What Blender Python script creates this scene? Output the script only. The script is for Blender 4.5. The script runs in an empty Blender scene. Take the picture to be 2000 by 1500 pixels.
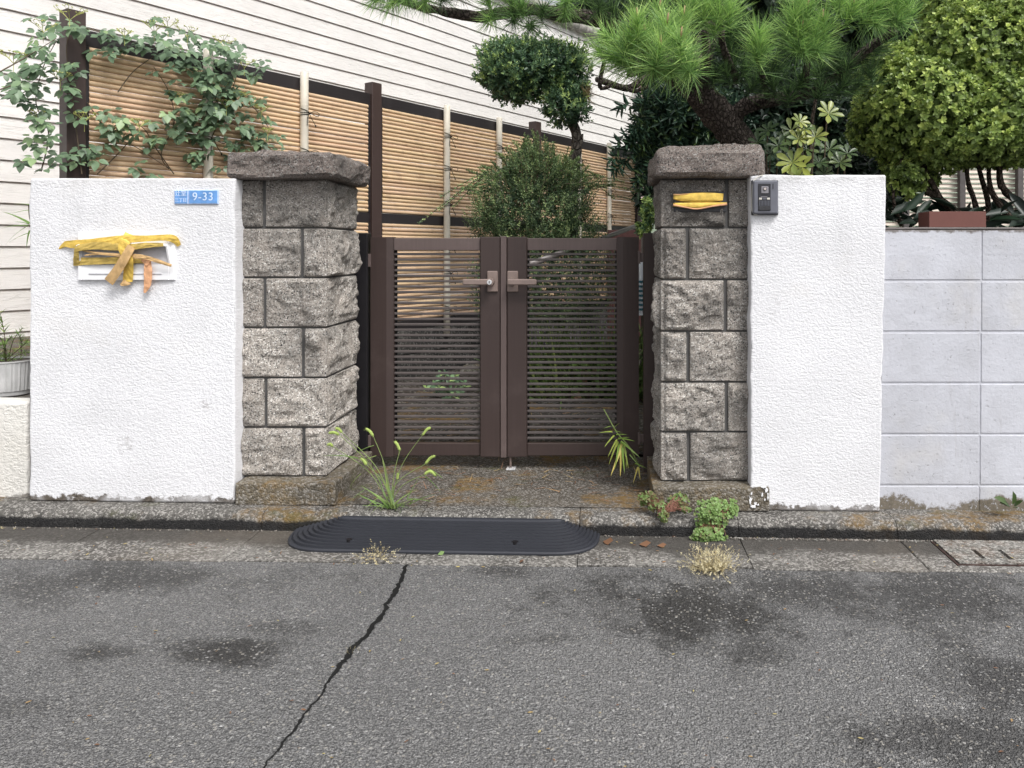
import bpy, math, random
import numpy as np
from mathutils import Vector, Matrix, noise as mn

random.seed(7)
C = bpy.context.scene.collection
scene = bpy.context.scene
R = math.radians

# ------------------------------------------------------------------ camera, sky, sun, exposure
EYE = 1.0            # eye height over the gateway slab, metres
F = 1450.0           # focal length in photo pixels (photo 2000 px wide)
cam_d = bpy.data.cameras.new("camera")
cam = bpy.data.objects.new("camera", cam_d)
C.objects.link(cam)
cam.location = (0, 0, EYE)
cam.rotation_euler = (R(90), 0, 0)
cam_d.sensor_width = 36
cam_d.lens = F / 2000 * 36
cam_d.shift_x = -0.09
cam_d.shift_y = -0.13
cam_d.clip_start = 0.05
cam_d.clip_end = 400
scene.camera = cam

SUN_DIR = Vector((0.42, -0.52, 0.90)).normalized()      # towards the sun
w = bpy.data.worlds.new("World")
scene.world = w
w.use_nodes = True
nt = w.node_tree
for n in list(nt.nodes):
    nt.nodes.remove(n)
sky = nt.nodes.new("ShaderNodeTexSky")
sky.sky_type = 'NISHITA'
sky.sun_disc = False
sky.sun_elevation = math.asin(SUN_DIR.z)
sky.sun_rotation = math.atan2(SUN_DIR.x, SUN_DIR.y)
sky.air_density = 1.0
sky.dust_density = 4.0
hs = nt.nodes.new("ShaderNodeHueSaturation")
hs.inputs["Saturation"].default_value = 0.16
bg = nt.nodes.new("ShaderNodeBackground")
bg.inputs["Strength"].default_value = 0.13
wo = nt.nodes.new("ShaderNodeOutputWorld")
nt.links.new(sky.outputs[0], hs.inputs["Color"])
nt.links.new(hs.outputs[0], bg.inputs["Color"])
nt.links.new(bg.outputs[0], wo.inputs["Surface"])
sun_d = bpy.data.lights.new("sun", 'SUN')
sun_d.energy = 1.5
sun_d.angle = R(16)
sun_d.color = (1.0, 0.975, 0.94)
sun = bpy.data.objects.new("sun", sun_d)
C.objects.link(sun)
sun.location = (0, 0, 8)
sun.rotation_euler = (-SUN_DIR).to_track_quat('-Z', 'Y').to_euler()
scene.view_settings.view_transform = 'Standard'
scene.view_settings.look = 'None'
scene.view_settings.gamma = 1
scene.view_settings.exposure = 0.70
scene.view_settings.use_curve_mapping = False
scene.render.engine = 'CYCLES'

# ------------------------------------------------------------------ helpers: units
U0, V0 = 1180.0, 490.0


def P(u, v, Y):
    return Vector(((u - U0) * Y / F, Y, EYE - (v - V0) * Y / F))


def PX(u, Y):
    return (u - U0) * Y / F


def PZ(v, Y):
    return EYE - (v - V0) * Y / F


def gz(x):
    return -0.007 - 0.0145 * x


def rz_(x):
    return gz(x) - 0.068


def lin(r, g, b, k=1.0):
    def f(c):
        c = c / 255.0
        return c / 12.92 if c <= 0.04045 else ((c + 0.055) / 1.055) ** 2.4
    return (f(r) * k, f(g) * k, f(b) * k, 1.0)


# ------------------------------------------------------------------ helpers: materials
class N:
    def __init__(s, name, rough=0.7, spec=0.3):
        s.m = bpy.data.materials.new(name)
        s.m.use_nodes = True
        s.t = s.m.node_tree
        s.b = s.t.nodes["Principled BSDF"]
        s.b.inputs["Roughness"].default_value = rough
        s.b.inputs["Specular IOR Level"].default_value = spec
        s.pos = s.new("ShaderNodeNewGeometry").outputs["Position"]

    def new(s, k, **kw):
        n = s.t.nodes.new(k)
        for a, b in kw.items():
            setattr(n, a, b)
        return n

    def lk(s, a, b):
        s.t.links.new(a, b)

    def sock(s, v, inp):
        if isinstance(v, bpy.types.NodeSocket):
            s.lk(v, inp)
        else:
            inp.default_value = v

    def scale(s, vec, sc):
        n = s.new("ShaderNodeMapping")
        n.inputs["Scale"].default_value = sc
        s.lk(vec, n.inputs["Vector"])
        return n.outputs[0]

    def noise(s, scale, detail=4, rough=0.55, vec=None, dist=0.0):
        n = s.new("ShaderNodeTexNoise")
        n.inputs["Scale"].default_value = scale
        n.inputs["Detail"].default_value = detail
        n.inputs["Roughness"].default_value = rough
        n.inputs["Distortion"].default_value = dist
        s.lk(vec or s.pos, n.inputs["Vector"])
        return n.outputs["Fac"]

    def voro(s, scale, feature='F1', vec=None, out="Distance"):
        n = s.new("ShaderNodeTexVoronoi")
        n.feature = feature
        n.inputs["Scale"].default_value = scale
        s.lk(vec or s.pos, n.inputs["Vector"])
        return n.outputs[out]

    def ramp(s, fac, stops):
        n = s.new("ShaderNodeValToRGB")
        e = n.color_ramp.elements
        while len(e) < len(stops):
            e.new(0.5)
        for i, (p, c) in enumerate(stops):
            e[i].position = p
            e[i].color = c if len(c) == 4 else (*c, 1)
        s.lk(fac, n.inputs[0])
        return n.outputs[0]

    def step(s, fac, a, b):
        n = s.new("ShaderNodeMapRange")
        n.interpolation_type = 'SMOOTHSTEP'
        n.inputs["From Min"].default_value = a
        n.inputs["From Max"].default_value = b
        s.lk(fac, n.inputs["Value"])
        return n.outputs[0]

    def mix(s, f, a, b, mode='MIX'):
        n = s.new("ShaderNodeMix")
        n.data_type = 'RGBA'
        n.blend_type = mode
        s.sock(f, n.inputs[0])
        s.sock(a, n.inputs[6])
        s.sock(b, n.inputs[7])
        return n.outputs[2]

    def math(s, op, a, b=0.0, c=0.0):
        n = s.new("ShaderNodeMath")
        n.operation = op
        s.sock(a, n.inputs[0])
        s.sock(b, n.inputs[1])
        s.sock(c, n.inputs[2])
        return n.outputs[0]

    def sep(s, vec=None):
        n = s.new("ShaderNodeSeparateXYZ")
        s.lk(vec or s.pos, n.inputs[0])
        return n.outputs

    def bump(s, h, strength=0.5, dist=0.01, prev=None):
        n = s.new("ShaderNodeBump")
        n.inputs["Strength"].default_value = strength
        n.inputs["Distance"].default_value = dist
        s.lk(h, n.inputs["Height"])
        if prev:
            s.lk(prev, n.inputs["Normal"])
        s.lk(n.outputs[0], s.b.inputs["Normal"])
        return n.outputs[0]

    def col(s, c):
        s.sock(c, s.b.inputs["Base Color"])

    def rough(s, c):
        s.sock(c, s.b.inputs["Roughness"])

    def rand(s):
        return s.new("ShaderNodeObjectInfo").outputs["Random"]


def plain(name, c, rough=0.6, spec=0.3, var=0.08, sc=20, bump=0.0, bsc=120):
    n = N(name, rough, spec)
    f = n.noise(sc, 4)
    d = tuple(x * (1 - var * 2) for x in c[:3]) + (1,)
    b = tuple(min(1, x * (1 + var * 2)) for x in c[:3]) + (1,)
    n.col(n.ramp(f, [(0.3, d), (0.7, b)]))
    if bump:
        n.bump(n.noise(bsc, 3), bump, 0.003)
    return n.m


def leafmat(name, dark, mid, bright, rough=0.45, trans=0.25, spec=0.4):
    n = N(name, rough, spec)
    a = n.new("ShaderNodeAttribute")
    a.attribute_name = "tint"
    f = a.outputs["Fac"]
    big = n.noise(5, 2)
    f2 = n.math('ADD', f, n.math('MULTIPLY', n.math('SUBTRACT', big, 0.5), 0.35))
    c = n.ramp(f2, [(0.0, dark), (0.5, mid), (1.0, bright)])
    n.col(c)
    tr = n.new("ShaderNodeBsdfTranslucent")
    n.lk(c, tr.inputs["Color"])
    mx = n.new("ShaderNodeMixShader")
    mx.inputs[0].default_value = trans
    n.lk(n.b.outputs[0], mx.inputs[1])
    n.lk(tr.outputs[0], mx.inputs[2])
    n.lk(mx.outputs[0], n.t.nodes["Material Output"].inputs["Surface"])
    return n.m


def stucco(name, c, dirt=(0.10, 0.085, 0.07), sc=88, bz=0.016, strength=0.40, chip_left=False):
    n = N(name, 0.85, 0.15)
    v = n.scale(n.pos, (1.0, 1.0, 1.45))
    h1 = n.noise(sc, 3, 0.55, v, 0.6)
    h2 = n.noise(sc * 2.6, 3, 0.5, v)
    h = n.math('ADD', n.ramp(h1, [(0.30, (0, 0, 0)), (0.62, (1, 1, 1))]), n.math('MULTIPLY', h2, 0.5))
    n.bump(h, strength, 0.005)
    base = n.mix(n.step(n.noise(2.3, 4), 0.35, 0.75), c, tuple(x * 0.90 for x in c[:3]) + (1,))
    # darker tone in the pits
    base = n.mix(n.math('MULTIPLY', n.step(h1, 0.42, 0.26), 0.12), base, tuple(x * 0.6 for x in c[:3]) + (1,))
    # faint rain streaks from the top and yellowed patches
    rs = n.math('MULTIPLY', n.step(n.noise(1.0, 4, 0.65, n.scale(n.pos, (26, 26, 1.1))), 0.50, 0.72), n.step(n.sep()[2], 0.75, 1.32))
    base = n.mix(n.math('MULTIPLY', rs, 0.30), base, tuple(x * 0.68 for x in c[:3]) + (1,))
    tg = n.math('MULTIPLY', n.step(n.sep()[2], 1.245, 1.285), n.step(n.noise(24, 5, 0.7), 0.40, 0.60))
    base = n.mix(n.math('MULTIPLY', tg, 0.35), base, (0.36, 0.35, 0.34, 1))
    base = n.mix(n.math('MULTIPLY', n.step(n.noise(2.0, 5, 0.7, n.scale(n.pos, (1, 1, 1.7))), 0.54, 0.70), 0.22), base, (c[0] * 0.86, c[1] * 0.83, c[2] * 0.77, 1))
    # scuffs
    sc1 = n.math('MULTIPLY', n.step(n.noise(5.5, 5), 0.66, 0.74), n.step(n.noise(60, 3), 0.45, 0.6))
    base = n.mix(n.math('MULTIPLY', sc1, 0.45), base, (0.35, 0.33, 0.33, 1))
    # peeled, damp foot with a ragged edge
    s = n.sep()
    zz = n.math('ADD', s[2], n.math('MULTIPLY', s[0], 0.0145))
    zz = n.math('SUBTRACT', zz, n.math('MULTIPLY', n.noise(26, 5, 0.7), 0.11))
    foot = n.math('MULTIPLY', n.step(zz, bz - 0.050, bz - 0.062), n.math('MULTIPLY_ADD', n.step(n.noise(3.1, 4), 0.40, 0.55), 0.8, 0.2))
    base = n.mix(foot, base, n.mix(n.noise(80, 3), (0.03, 0.028, 0.026, 1), (*[x * 2 for x in dirt], 1)))
    n.col(base)
    return n.m


def granite(name, dark=1.0, warm=1.0):
    n = N(name, 0.9, 0.2)
    big = n.noise(7, 5, 0.6)
    a = n.noise(210, 4, 0.8)
    v = n.voro(260, out="Color")
    sp = n.sep(v)[0]
    k = dark
    c = n.ramp(a, [(0.30, (0.13 * k, 0.122 * k, 0.115 * k)), (0.42, (0.27 * k * warm, 0.245 * k, 0.220 * k)),
                   (0.58, (0.38 * k * warm, 0.345 * k, 0.31 * k)), (0.70, (0.56 * k, 0.53 * k, 0.49 * k))])
    c = n.mix(n.step(sp, 0.80, 0.95), c, (0.62 * k, 0.60 * k, 0.57 * k, 1))
    c = n.mix(n.step(sp, 0.20, 0.05), c, (0.05 * k, 0.05 * k, 0.05 * k, 1))
    # weather stain, lichen
    c = n.mix(n.math('MULTIPLY', n.step(n.noise(11, 4, 0.6), 0.5, 0.7), 0.35), c, (0.40 * k, 0.345 * k, 0.30 * k, 1))
    st = n.step(n.noise(4.2, 6, 0.65), 0.46, 0.66)
    c = n.mix(n.math('MULTIPLY', st, 0.55), c, (0.10 * k, 0.097 * k, 0.092 * k, 1))
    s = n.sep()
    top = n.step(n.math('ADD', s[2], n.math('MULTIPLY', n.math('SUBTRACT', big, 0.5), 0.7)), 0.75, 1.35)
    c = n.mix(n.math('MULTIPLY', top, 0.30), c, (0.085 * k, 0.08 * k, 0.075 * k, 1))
    r = n.rand()
    hv = n.new("ShaderNodeHueSaturation")
    n.lk(c, hv.inputs["Color"])
    n.lk(n.math('MULTIPLY_ADD', r, 0.35, 0.84), hv.inputs["Value"])
    n.col(hv.outputs[0])
    h = n.math('ADD', n.noise(60, 6, 0.75), n.math('MULTIPLY', a, 0.6))
    n.bump(h, 1.0, 0.012)
    return n.m


def concrete(name, c1, c2, agg=0.5, sc=120, moss=False, bump=0.7, damp=None, rust=0.0, wetline=False):
    n = N(name, 0.88, 0.2)
    big = n.noise(3.2, 6, 0.65)
    c = n.mix(n.step(big, 0.35, 0.68), c1, c2)
    v = n.voro(sc, out="Color")
    r = n.sep(v)[0]
    d = n.voro(sc)
    c = n.mix(n.math('MULTIPLY', n.step(r, 0.55, 0.9), agg), c, (0.50, 0.48, 0.45, 1))
    c = n.mix(n.math('MULTIPLY', n.step(r, 0.40, 0.08), agg), c, (0.05, 0.048, 0.045, 1))
    f = n.noise(sc * 2.2, 3, 0.8)
    c = n.mix(n.math('MULTIPLY', n.step(f, 0.5, 0.25), 0.5), c, (0.04, 0.038, 0.036, 1))
    if moss:
        mm = n.math('MULTIPLY', n.step(n.noise(2.6, 5, 0.7), 0.50, 0.64), n.step(n.noise(45, 3), 0.3, 0.55))
        c = n.mix(n.math('MULTIPLY', mm, 0.75), c, (0.19, 0.115, 0.035, 1))
        m2 = n.step(n.noise(3.7, 5, 0.7, n.scale(n.pos, (1, 1.7, 1))), 0.56, 0.70)
        c = n.mix(n.math('MULTIPLY', m2, 0.55), c, (0.075, 0.078, 0.03, 1))
    if damp:
        s = n.sep()
        zz = n.math('ADD', s[2], n.math('MULTIPLY', s[0], 0.0145))
        zz = n.math('ADD', zz, n.math('MULTIPLY', n.math('SUBTRACT', n.noise(9, 6, 0.7), 0.5), 0.05))
        df = n.step(zz, damp + 0.006, damp - 0.008)
        c = n.mix(n.math('MULTIPLY', df, 0.93), c, (0.012, 0.012, 0.013, 1))
    if wetline:      # silt and damp lying along the foot of the kerb
        s = n.sep()
        yy = n.math('ADD', s[1], n.math('MULTIPLY', n.math('SUBTRACT', n.noise(2.2, 6, 0.7), 0.5), 0.34))
        yy = n.math('ADD', yy, n.math('MULTIPLY', n.math('SUBTRACT', n.noise(30, 4, 0.7), 0.5), 0.03))
        wf = n.step(yy, 2.600, 2.690)
        c = n.mix(n.math('MULTIPLY', wf, 0.86), c, n.mix(n.noise(60, 4, 0.7), (0.030, 0.028, 0.026, 1), (0.080, 0.073, 0.065, 1)))
        tan = n.math('MULTIPLY', n.step(n.noise(1.3, 4), 0.5, 0.66), 0.5)
        c = n.mix(n.math('MULTIPLY', tan, 0.5), c, (0.17, 0.14, 0.11, 1))
    if rust:
        c = n.mix(n.math('MULTIPLY', n.step(n.noise(14, 5, 0.7), 0.42, 0.6), rust), c, (0.16, 0.08, 0.04, 1))
    n.col(c)
    n.bump(n.math('ADD', n.math('MULTIPLY', d, -1.0), n.noise(sc * 0.6, 4, 0.7)), bump, 0.006)
    return n.m


def asphalt():
    n = N("asphalt", 0.85, 0.25)
    wob = n.new("ShaderNodeVectorMath", operation='ADD')
    nz = n.new("ShaderNodeTexNoise")
    nz.inputs["Scale"].default_value = 40
    n.lk(n.pos, nz.inputs["Vector"])
    m1 = n.new("ShaderNodeVectorMath", operation='SCALE')
    n.lk(nz.outputs["Color"], m1.inputs[0])
    m1.inputs["Scale"].default_value = 0.012
    n.lk(n.pos, wob.inputs[0])
    n.lk(m1.outputs[0], wob.inputs[1])
    pv = wob.outputs[0]
    small = n.voro(240, out="Color", vec=pv)
    sd = n.voro(240, vec=pv)
    bigc = n.voro(105, out="Color", vec=pv)
    bd = n.voro(105, vec=pv)
    sr = n.sep(small)
    br = n.sep(bigc)
    large = n.noise(0.9, 6, 0.6)
    binder = n.mix(n.step(large, 0.3, 0.7), (0.175, 0.174, 0.175, 1), (0.240, 0.238, 0.237, 1))
    c = n.mix(n.step(sr[0], 0.45, 0.85), binder, (0.31, 0.305, 0.30, 1))
    c = n.mix(n.math('MULTIPLY', n.step(sd, 0.42, 0.64), 0.62), c, (0.060, 0.059, 0.059, 1))
    # larger exposed chippings, grey, buff, bluish
    stone = n.ramp(br[1], [(0.0, (0.24, 0.24, 0.25)), (0.4, (0.33, 0.325, 0.31)), (0.7, (0.42, 0.39, 0.34)), (1.0, (0.56, 0.56, 0.56))])
    sel = n.math('MULTIPLY', n.step(br[0], 0.62, 0.72), n.step(bd, 0.46, 0.34))
    wear = n.step(n.noise(2.2, 4), 0.30, 0.62)
    c = n.mix(n.math('MULTIPLY', n.math('MULTIPLY', sel, 0.75), n.math('MULTIPLY_ADD', wear, 0.7, 0.3)), c, stone)
    # damp patches that have not dried yet (own outlines, broken up by noise)
    s = n.sep()
    nsz = n.noise(3.4, 8, 0.78)
    nfine = n.noise(90, 3, 0.7)
    tot = None
    for (u, v, ru, rv, a) in [(1330, 1185, 210, 62, 1.0), (1560, 1150, 130, 40, 0.8), (1850, 1165, 190, 62, 0.9), (410, 1285, 110, 26, 1.0),
                              (215, 1290, 75, 16, 0.9), (290, 1140, 230, 26, 0.75), (60, 1160, 120, 30, 0.6), (1960, 1330, 120, 60, 0.8),
                              (1880, 1440, 190, 60, 0.75), (1080, 1250, 60, 14, 0.6), (960, 1120, 70, 12, 0.7), (560, 1235, 90, 16, 0.5),
                              (1480, 1265, 60, 22, 0.7), (40, 1400, 70, 16, 0.4)]:
        Y = F * (EYE + 0.075) / (v - V0)
        x = PX(u, Y)
        Y2 = F * (EYE + 0.075) / (v + rv - V0)
        Y1 = F * (EYE + 0.075) / (v - rv - V0)
        sx = ru * 1.3 * Y / F
        sy = 1.3 * (Y1 - Y2) / 2
        dx = n.math('DIVIDE', n.math('SUBTRACT', s[0], x), sx)
        dy = n.math('DIVIDE', n.math('SUBTRACT', s[1], Y), sy)
        d = n.math('SQRT', n.math('ADD', n.math('MULTIPLY', dx, dx), n.math('MULTIPLY', dy, dy)))
        d = n.math('ADD', d, n.math('MULTIPLY', n.math('SUBTRACT', nsz, 0.5), 4.2))
        d = n.math('ADD', d, n.math('MULTIPLY', n.math('SUBTRACT', nfine, 0.5), 1.1))
        m = n.math('MULTIPLY', n.step(d, 1.25, 0.25), a)
        tot = m if tot is None else n.math('MAXIMUM', tot, m)
    wetc = n.mix(1.0, c, (0.29, 0.285, 0.28, 1), 'MULTIPLY')
    wetc = n.mix(n.math('MULTIPLY', sel, 0.55), wetc, stone)
    c = n.mix(tot, c, wetc)
    n.col(c)
    n.rough(n.math('MULTIPLY_ADD', tot, -0.28, 0.85))
    h = n.math('ADD', n.math('MULTIPLY', sd, -0.8), n.math('MULTIPLY', bd, -1.0))
    n.bump(h, 1.0, 0.009)
    return n.m


def siding_mat():
    n = N("siding paint", 0.65, 0.25)
    # stretched along the wall, world space
    mp = n.new("ShaderNodeMapping")
    mp.inputs["Rotation"].default_value = (0, 0, -math.atan2(0.8452, 0.5345))
    n.lk(n.pos, mp.inputs["Vector"])
    v = n.scale(mp.outputs[0], (3.2, 3.2, 75))
    g = n.noise(1.6, 4, 0.6, v, 1.2)
    h = n.ramp(g, [(0.36, (0, 0, 0)), (0.44, (1, 1, 1)), (0.56, (1, 1, 1)), (0.62, (0.4, 0.4, 0.4))])
    n.bump(h, 0.45, 0.004)
    c = n.mix(n.step(n.noise(1.2, 4), 0.3, 0.7), (0.69, 0.67, 0.65, 1), (0.74, 0.72, 0.70, 1))
    c = n.mix(n.math('MULTIPLY', n.step(g, 0.43, 0.36), 0.25), c, (0.4, 0.38, 0.35, 1))
    r = n.rand()
    hv = n.new("ShaderNodeHueSaturation")
    n.lk(c, hv.inputs["Color"])
    n.lk(n.math('MULTIPLY_ADD', r, 0.06, 0.97), hv.inputs["Value"])
    n.col(hv.outputs[0])
    return n.m


def bamboo_mat(name, a, b, dark):
    n = N(name, 0.45, 0.35)
    r = n.rand()
    c = n.mix(r, a, b)
    g = n.noise(9, 5, 0.7)
    c = n.mix(n.math('MULTIPLY', n.step(g, 0.50, 0.72), 0.45), c, dark)
    c = n.mix(n.math('MULTIPLY', n.step(n.noise(1.6, 3), 0.42, 0.62), 0.25), c, (0.62, 0.42, 0.32, 1))
    n.col(c)
    return n.m


def brushed(name, c, rough=0.42, spec=0.4):
    n = N(name, rough, spec)
    v = n.scale(n.pos, (160, 160, 2.0))
    f = n.noise(1.0, 4, 0.6, v)
    g = n.noise(5, 5, 0.7)
    k = n.mix(f, tuple(x * 0.82 for x in c[:3]) + (1,), tuple(x * 1.18 for x in c[:3]) + (1,))
    k = n.mix(n.math('MULTIPLY', n.step(g, 0.52, 0.75), 0.35), k, tuple(min(1, x * 1.7 + 0.012) for x in c[:3]) + (1,))
    n.col(k)
    n.rough(n.math('MULTIPLY_ADD', g, 0.3, rough - 0.12))
    return n.m


# ------------------------------------------------------------------ helpers: objects
WL = {}


def setp(o, label=None, cat=None, group=None, kind=None):
    if label:
        o["label"] = label
    if cat:
        o["category"] = cat
    if group:
        o["group"] = group
    if kind:
        o["kind"] = kind
    return o


def thing(name, loc, label, cat, group=None):
    o = bpy.data.objects.new(name, None)
    o.empty_display_size = 0.1
    C.objects.link(o)
    o.location = loc
    WL[o.name] = Vector(loc)
    return setp(o, label, cat, group)


def struct(name, loc=(0, 0, 0)):
    o = bpy.data.objects.new(name, None)
    o.empty_display_size = 0.1
    C.objects.link(o)
    o.location = loc
    WL[o.name] = Vector(loc)
    o["kind"] = "structure"
    return o


def link(name, me, mat, parent=None, loc=(0, 0, 0), rot=None, scale=None, kind=None):
    """loc is a world position; parents are never rotated"""
    o = bpy.data.objects.new(name, me)
    C.objects.link(o)
    if mat is not None and len(me.materials) == 0:
        me.materials.append(mat)
    base = Vector((0, 0, 0))
    if parent is not None:
        o.parent = parent
        base = WL.get(parent.name, Vector((0, 0, 0)))
    o.location = Vector(loc) - base
    WL[o.name] = Vector(loc)
    if rot is not None:
        if isinstance(rot, Matrix):
            o.rotation_euler = rot.to_euler()
        else:
            o.rotation_euler = rot
    if scale is not None:
        o.scale = scale
    if kind:
        o["kind"] = kind
    return o


def mesh(name, V, Fc, smooth=False, tint=None):
    me = bpy.data.meshes.new(name)
    if isinstance(Fc, np.ndarray):
        V = np.asarray(V, dtype=np.float32)
        m, k = Fc.shape
        me.vertices.add(len(V))
        me.vertices.foreach_set("co", V.ravel())
        me.loops.add(m * k)
        me.loops.foreach_set("vertex_index", Fc.astype(np.int32).ravel())
        me.polygons.add(m)
        me.polygons.foreach_set("loop_start", np.arange(0, m * k, k, dtype=np.int32))
        me.update(calc_edges=True)
    else:
        me.from_pydata([tuple(v) for v in V], [], Fc)
        me.update()
    if smooth:
        me.polygons.foreach_set("use_smooth", np.ones(len(me.polygons), dtype=bool))
    if tint is not None:
        a = me.attributes.new("tint", 'FLOAT', 'POINT')
        a.data.foreach_set("value", np.asarray(tint, dtype=np.float32))
    return me


class MB:
    def __init__(s):
        s.v = []
        s.f = []

    def add(s, V, Fc):
        o = len(s.v)
        s.v += [tuple(x) for x in V]
        s.f += [tuple(i + o for i in f) for f in Fc]
        return s

    def box(s, x0, x1, y0, y1, z0, z1, bev=0.0):
        if bev <= 0:
            V = [(x, y, z) for x in (x0, x1) for y in (y0, y1) for z in (z0, z1)]
            Fc = [(0, 1, 3, 2), (4, 6, 7, 5), (0, 4, 5, 1), (2, 3, 7, 6), (0, 2, 6, 4), (1, 5, 7, 3)]
            return s.add(V, Fc)
        b = min(bev, (x1 - x0) * .45, (y1 - y0) * .45, (z1 - z0) * .45)
        V = []
        idx = {}
        lo, hi = (x0, y0, z0), (x1, y1, z1)
        for cx in (0, 1):
            for cy in (0, 1):
                for cz in (0, 1):
                    c = (cx, cy, cz)
                    for ax in range(3):
                        p = []
                        for k in range(3):
                            e = hi[k] if c[k] else lo[k]
                            if k != ax:
                                e += -b if c[k] else b
                            p.append(e)
                        idx[(c, ax)] = len(V)
                        V.append(tuple(p))
        Fc = []
        for ax in range(3):
            o1, o2 = [k for k in range(3) if k != ax]
            for sgn in (0, 1):
                def cc(a, bb):
                    c = [0, 0, 0]
                    c[ax] = sgn
                    c[o1] = a
                    c[o2] = bb
                    return idx[(tuple(c), ax)]
                q = [cc(0, 0), cc(1, 0), cc(1, 1), cc(0, 1)]
                flip = (sgn == 0) ^ (ax == 1)
                Fc.append(tuple(q[::-1] if flip else q))
        for ax in range(3):      # edges running along ax
            o1, o2 = [k for k in range(3) if k != ax]
            for a in (0, 1):
                for bb in (0, 1):
                    c0 = [0, 0, 0]
                    c0[o1] = a
                    c0[o2] = bb
                    c1 = list(c0)
                    c1[ax] = 1
                    Fc.append((idx[(tuple(c0), o1)], idx[(tuple(c1), o1)], idx[(tuple(c1), o2)], idx[(tuple(c0), o2)]))
        for c in [(a, bb, d) for a in (0, 1) for bb in (0, 1) for d in (0, 1)]:
            Fc.append((idx[(c, 0)], idx[(c, 1)], idx[(c, 2)]))
        return s.add(V, Fc)

    def tube(s, path, radii, n=8, jit=0.0, cap=True, seed=0.0):
        V, Fc = tube(path, radii, n, jit, cap, seed)
        return s.add(V, Fc)

    def make(s, name, mat, parent=None, smooth=False, fix=True, kind=None):
        me = mesh(name, s.v, s.f, smooth)
        if fix:
            import bmesh
            bm = bmesh.new()
            bm.from_mesh(me)
            bmesh.ops.recalc_face_normals(bm, faces=bm.faces)
            bm.to_mesh(me)
            bm.free()
            if smooth:
                me.polygons.foreach_set("use_smooth", np.ones(len(me.polygons), dtype=bool))
        # origin at the middle of the piece
        co = np.array(s.v)
        c = (co.min(0) + co.max(0)) / 2
        me.transform(Matrix.Translation(-Vector(c)))
        return link(name, me, mat, parent, loc=c, kind=kind)


def frame(d, up=Vector((0, 0, 1))):
    d = d.normalized()
    x = d.cross(up)
    if x.length < 1e-4:
        x = d.cross(Vector((0, 1, 0)))
    x.normalize()
    return x, d.cross(x).normalized()


def tube(path, radii, n=8, jit=0.0, cap=True, seed=0.0):
    path = [Vector(p) for p in path]
    m = len(path)
    if not hasattr(radii, '__len__'):
        radii = [radii] * m
    V, Fc = [], []
    px = None
    for i, p in enumerate(path):
        d = (path[min(i + 1, m - 1)] - path[max(i - 1, 0)])
        if d.length < 1e-9:
            d = Vector((0, 0, 1))
        d.normalize()
        if px is None:
            x, y = frame(d)
        else:
            x = (px - d * px.dot(d)).normalized()
            y = d.cross(x)
        px = x
        for k in range(n):
            a = 2 * math.pi * k / n
            q = x * math.cos(a) + y * math.sin(a)
            r = radii[i]
            if jit:
                r *= 1 + jit * mn.noise((p + q * 0.3 + Vector((seed, 0, 0))) * 9) + jit * 0.6 * mn.noise((p + q * 0.2) * 31)
            V.append(p + q * r)
        if i:
            a0, b0 = (i - 1) * n, i * n
            for k in range(n):
                Fc.append((a0 + k, a0 + (k + 1) % n, b0 + (k + 1) % n, b0 + k))
    if cap:
        Fc.append(tuple(range(n))[::-1])
        Fc.append(tuple((m - 1) * n + k for k in range(n)))
    return V, Fc


def smooth_path(pts, n=6):
    pts = [Vector(p) for p in pts]
    out = []
    for i in range(len(pts) - 1):
        p0, p1, p2, p3 = pts[max(i - 1, 0)], pts[i], pts[i + 1], pts[min(i + 2, len(pts) - 1)]
        for k in range(n):
            t = k / n
            out.append(0.5 * ((2 * p1) + (p2 - p0) * t + (2 * p0 - 5 * p1 + 4 * p2 - p3) * t * t + (3 * p1 - p0 - 3 * p2 + p3) * t ** 3))
    out.append(pts[-1])
    return out


def lerp_list(a, b, n):
    return [a + (b - a) * i / (n - 1) for i in range(n)]


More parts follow.
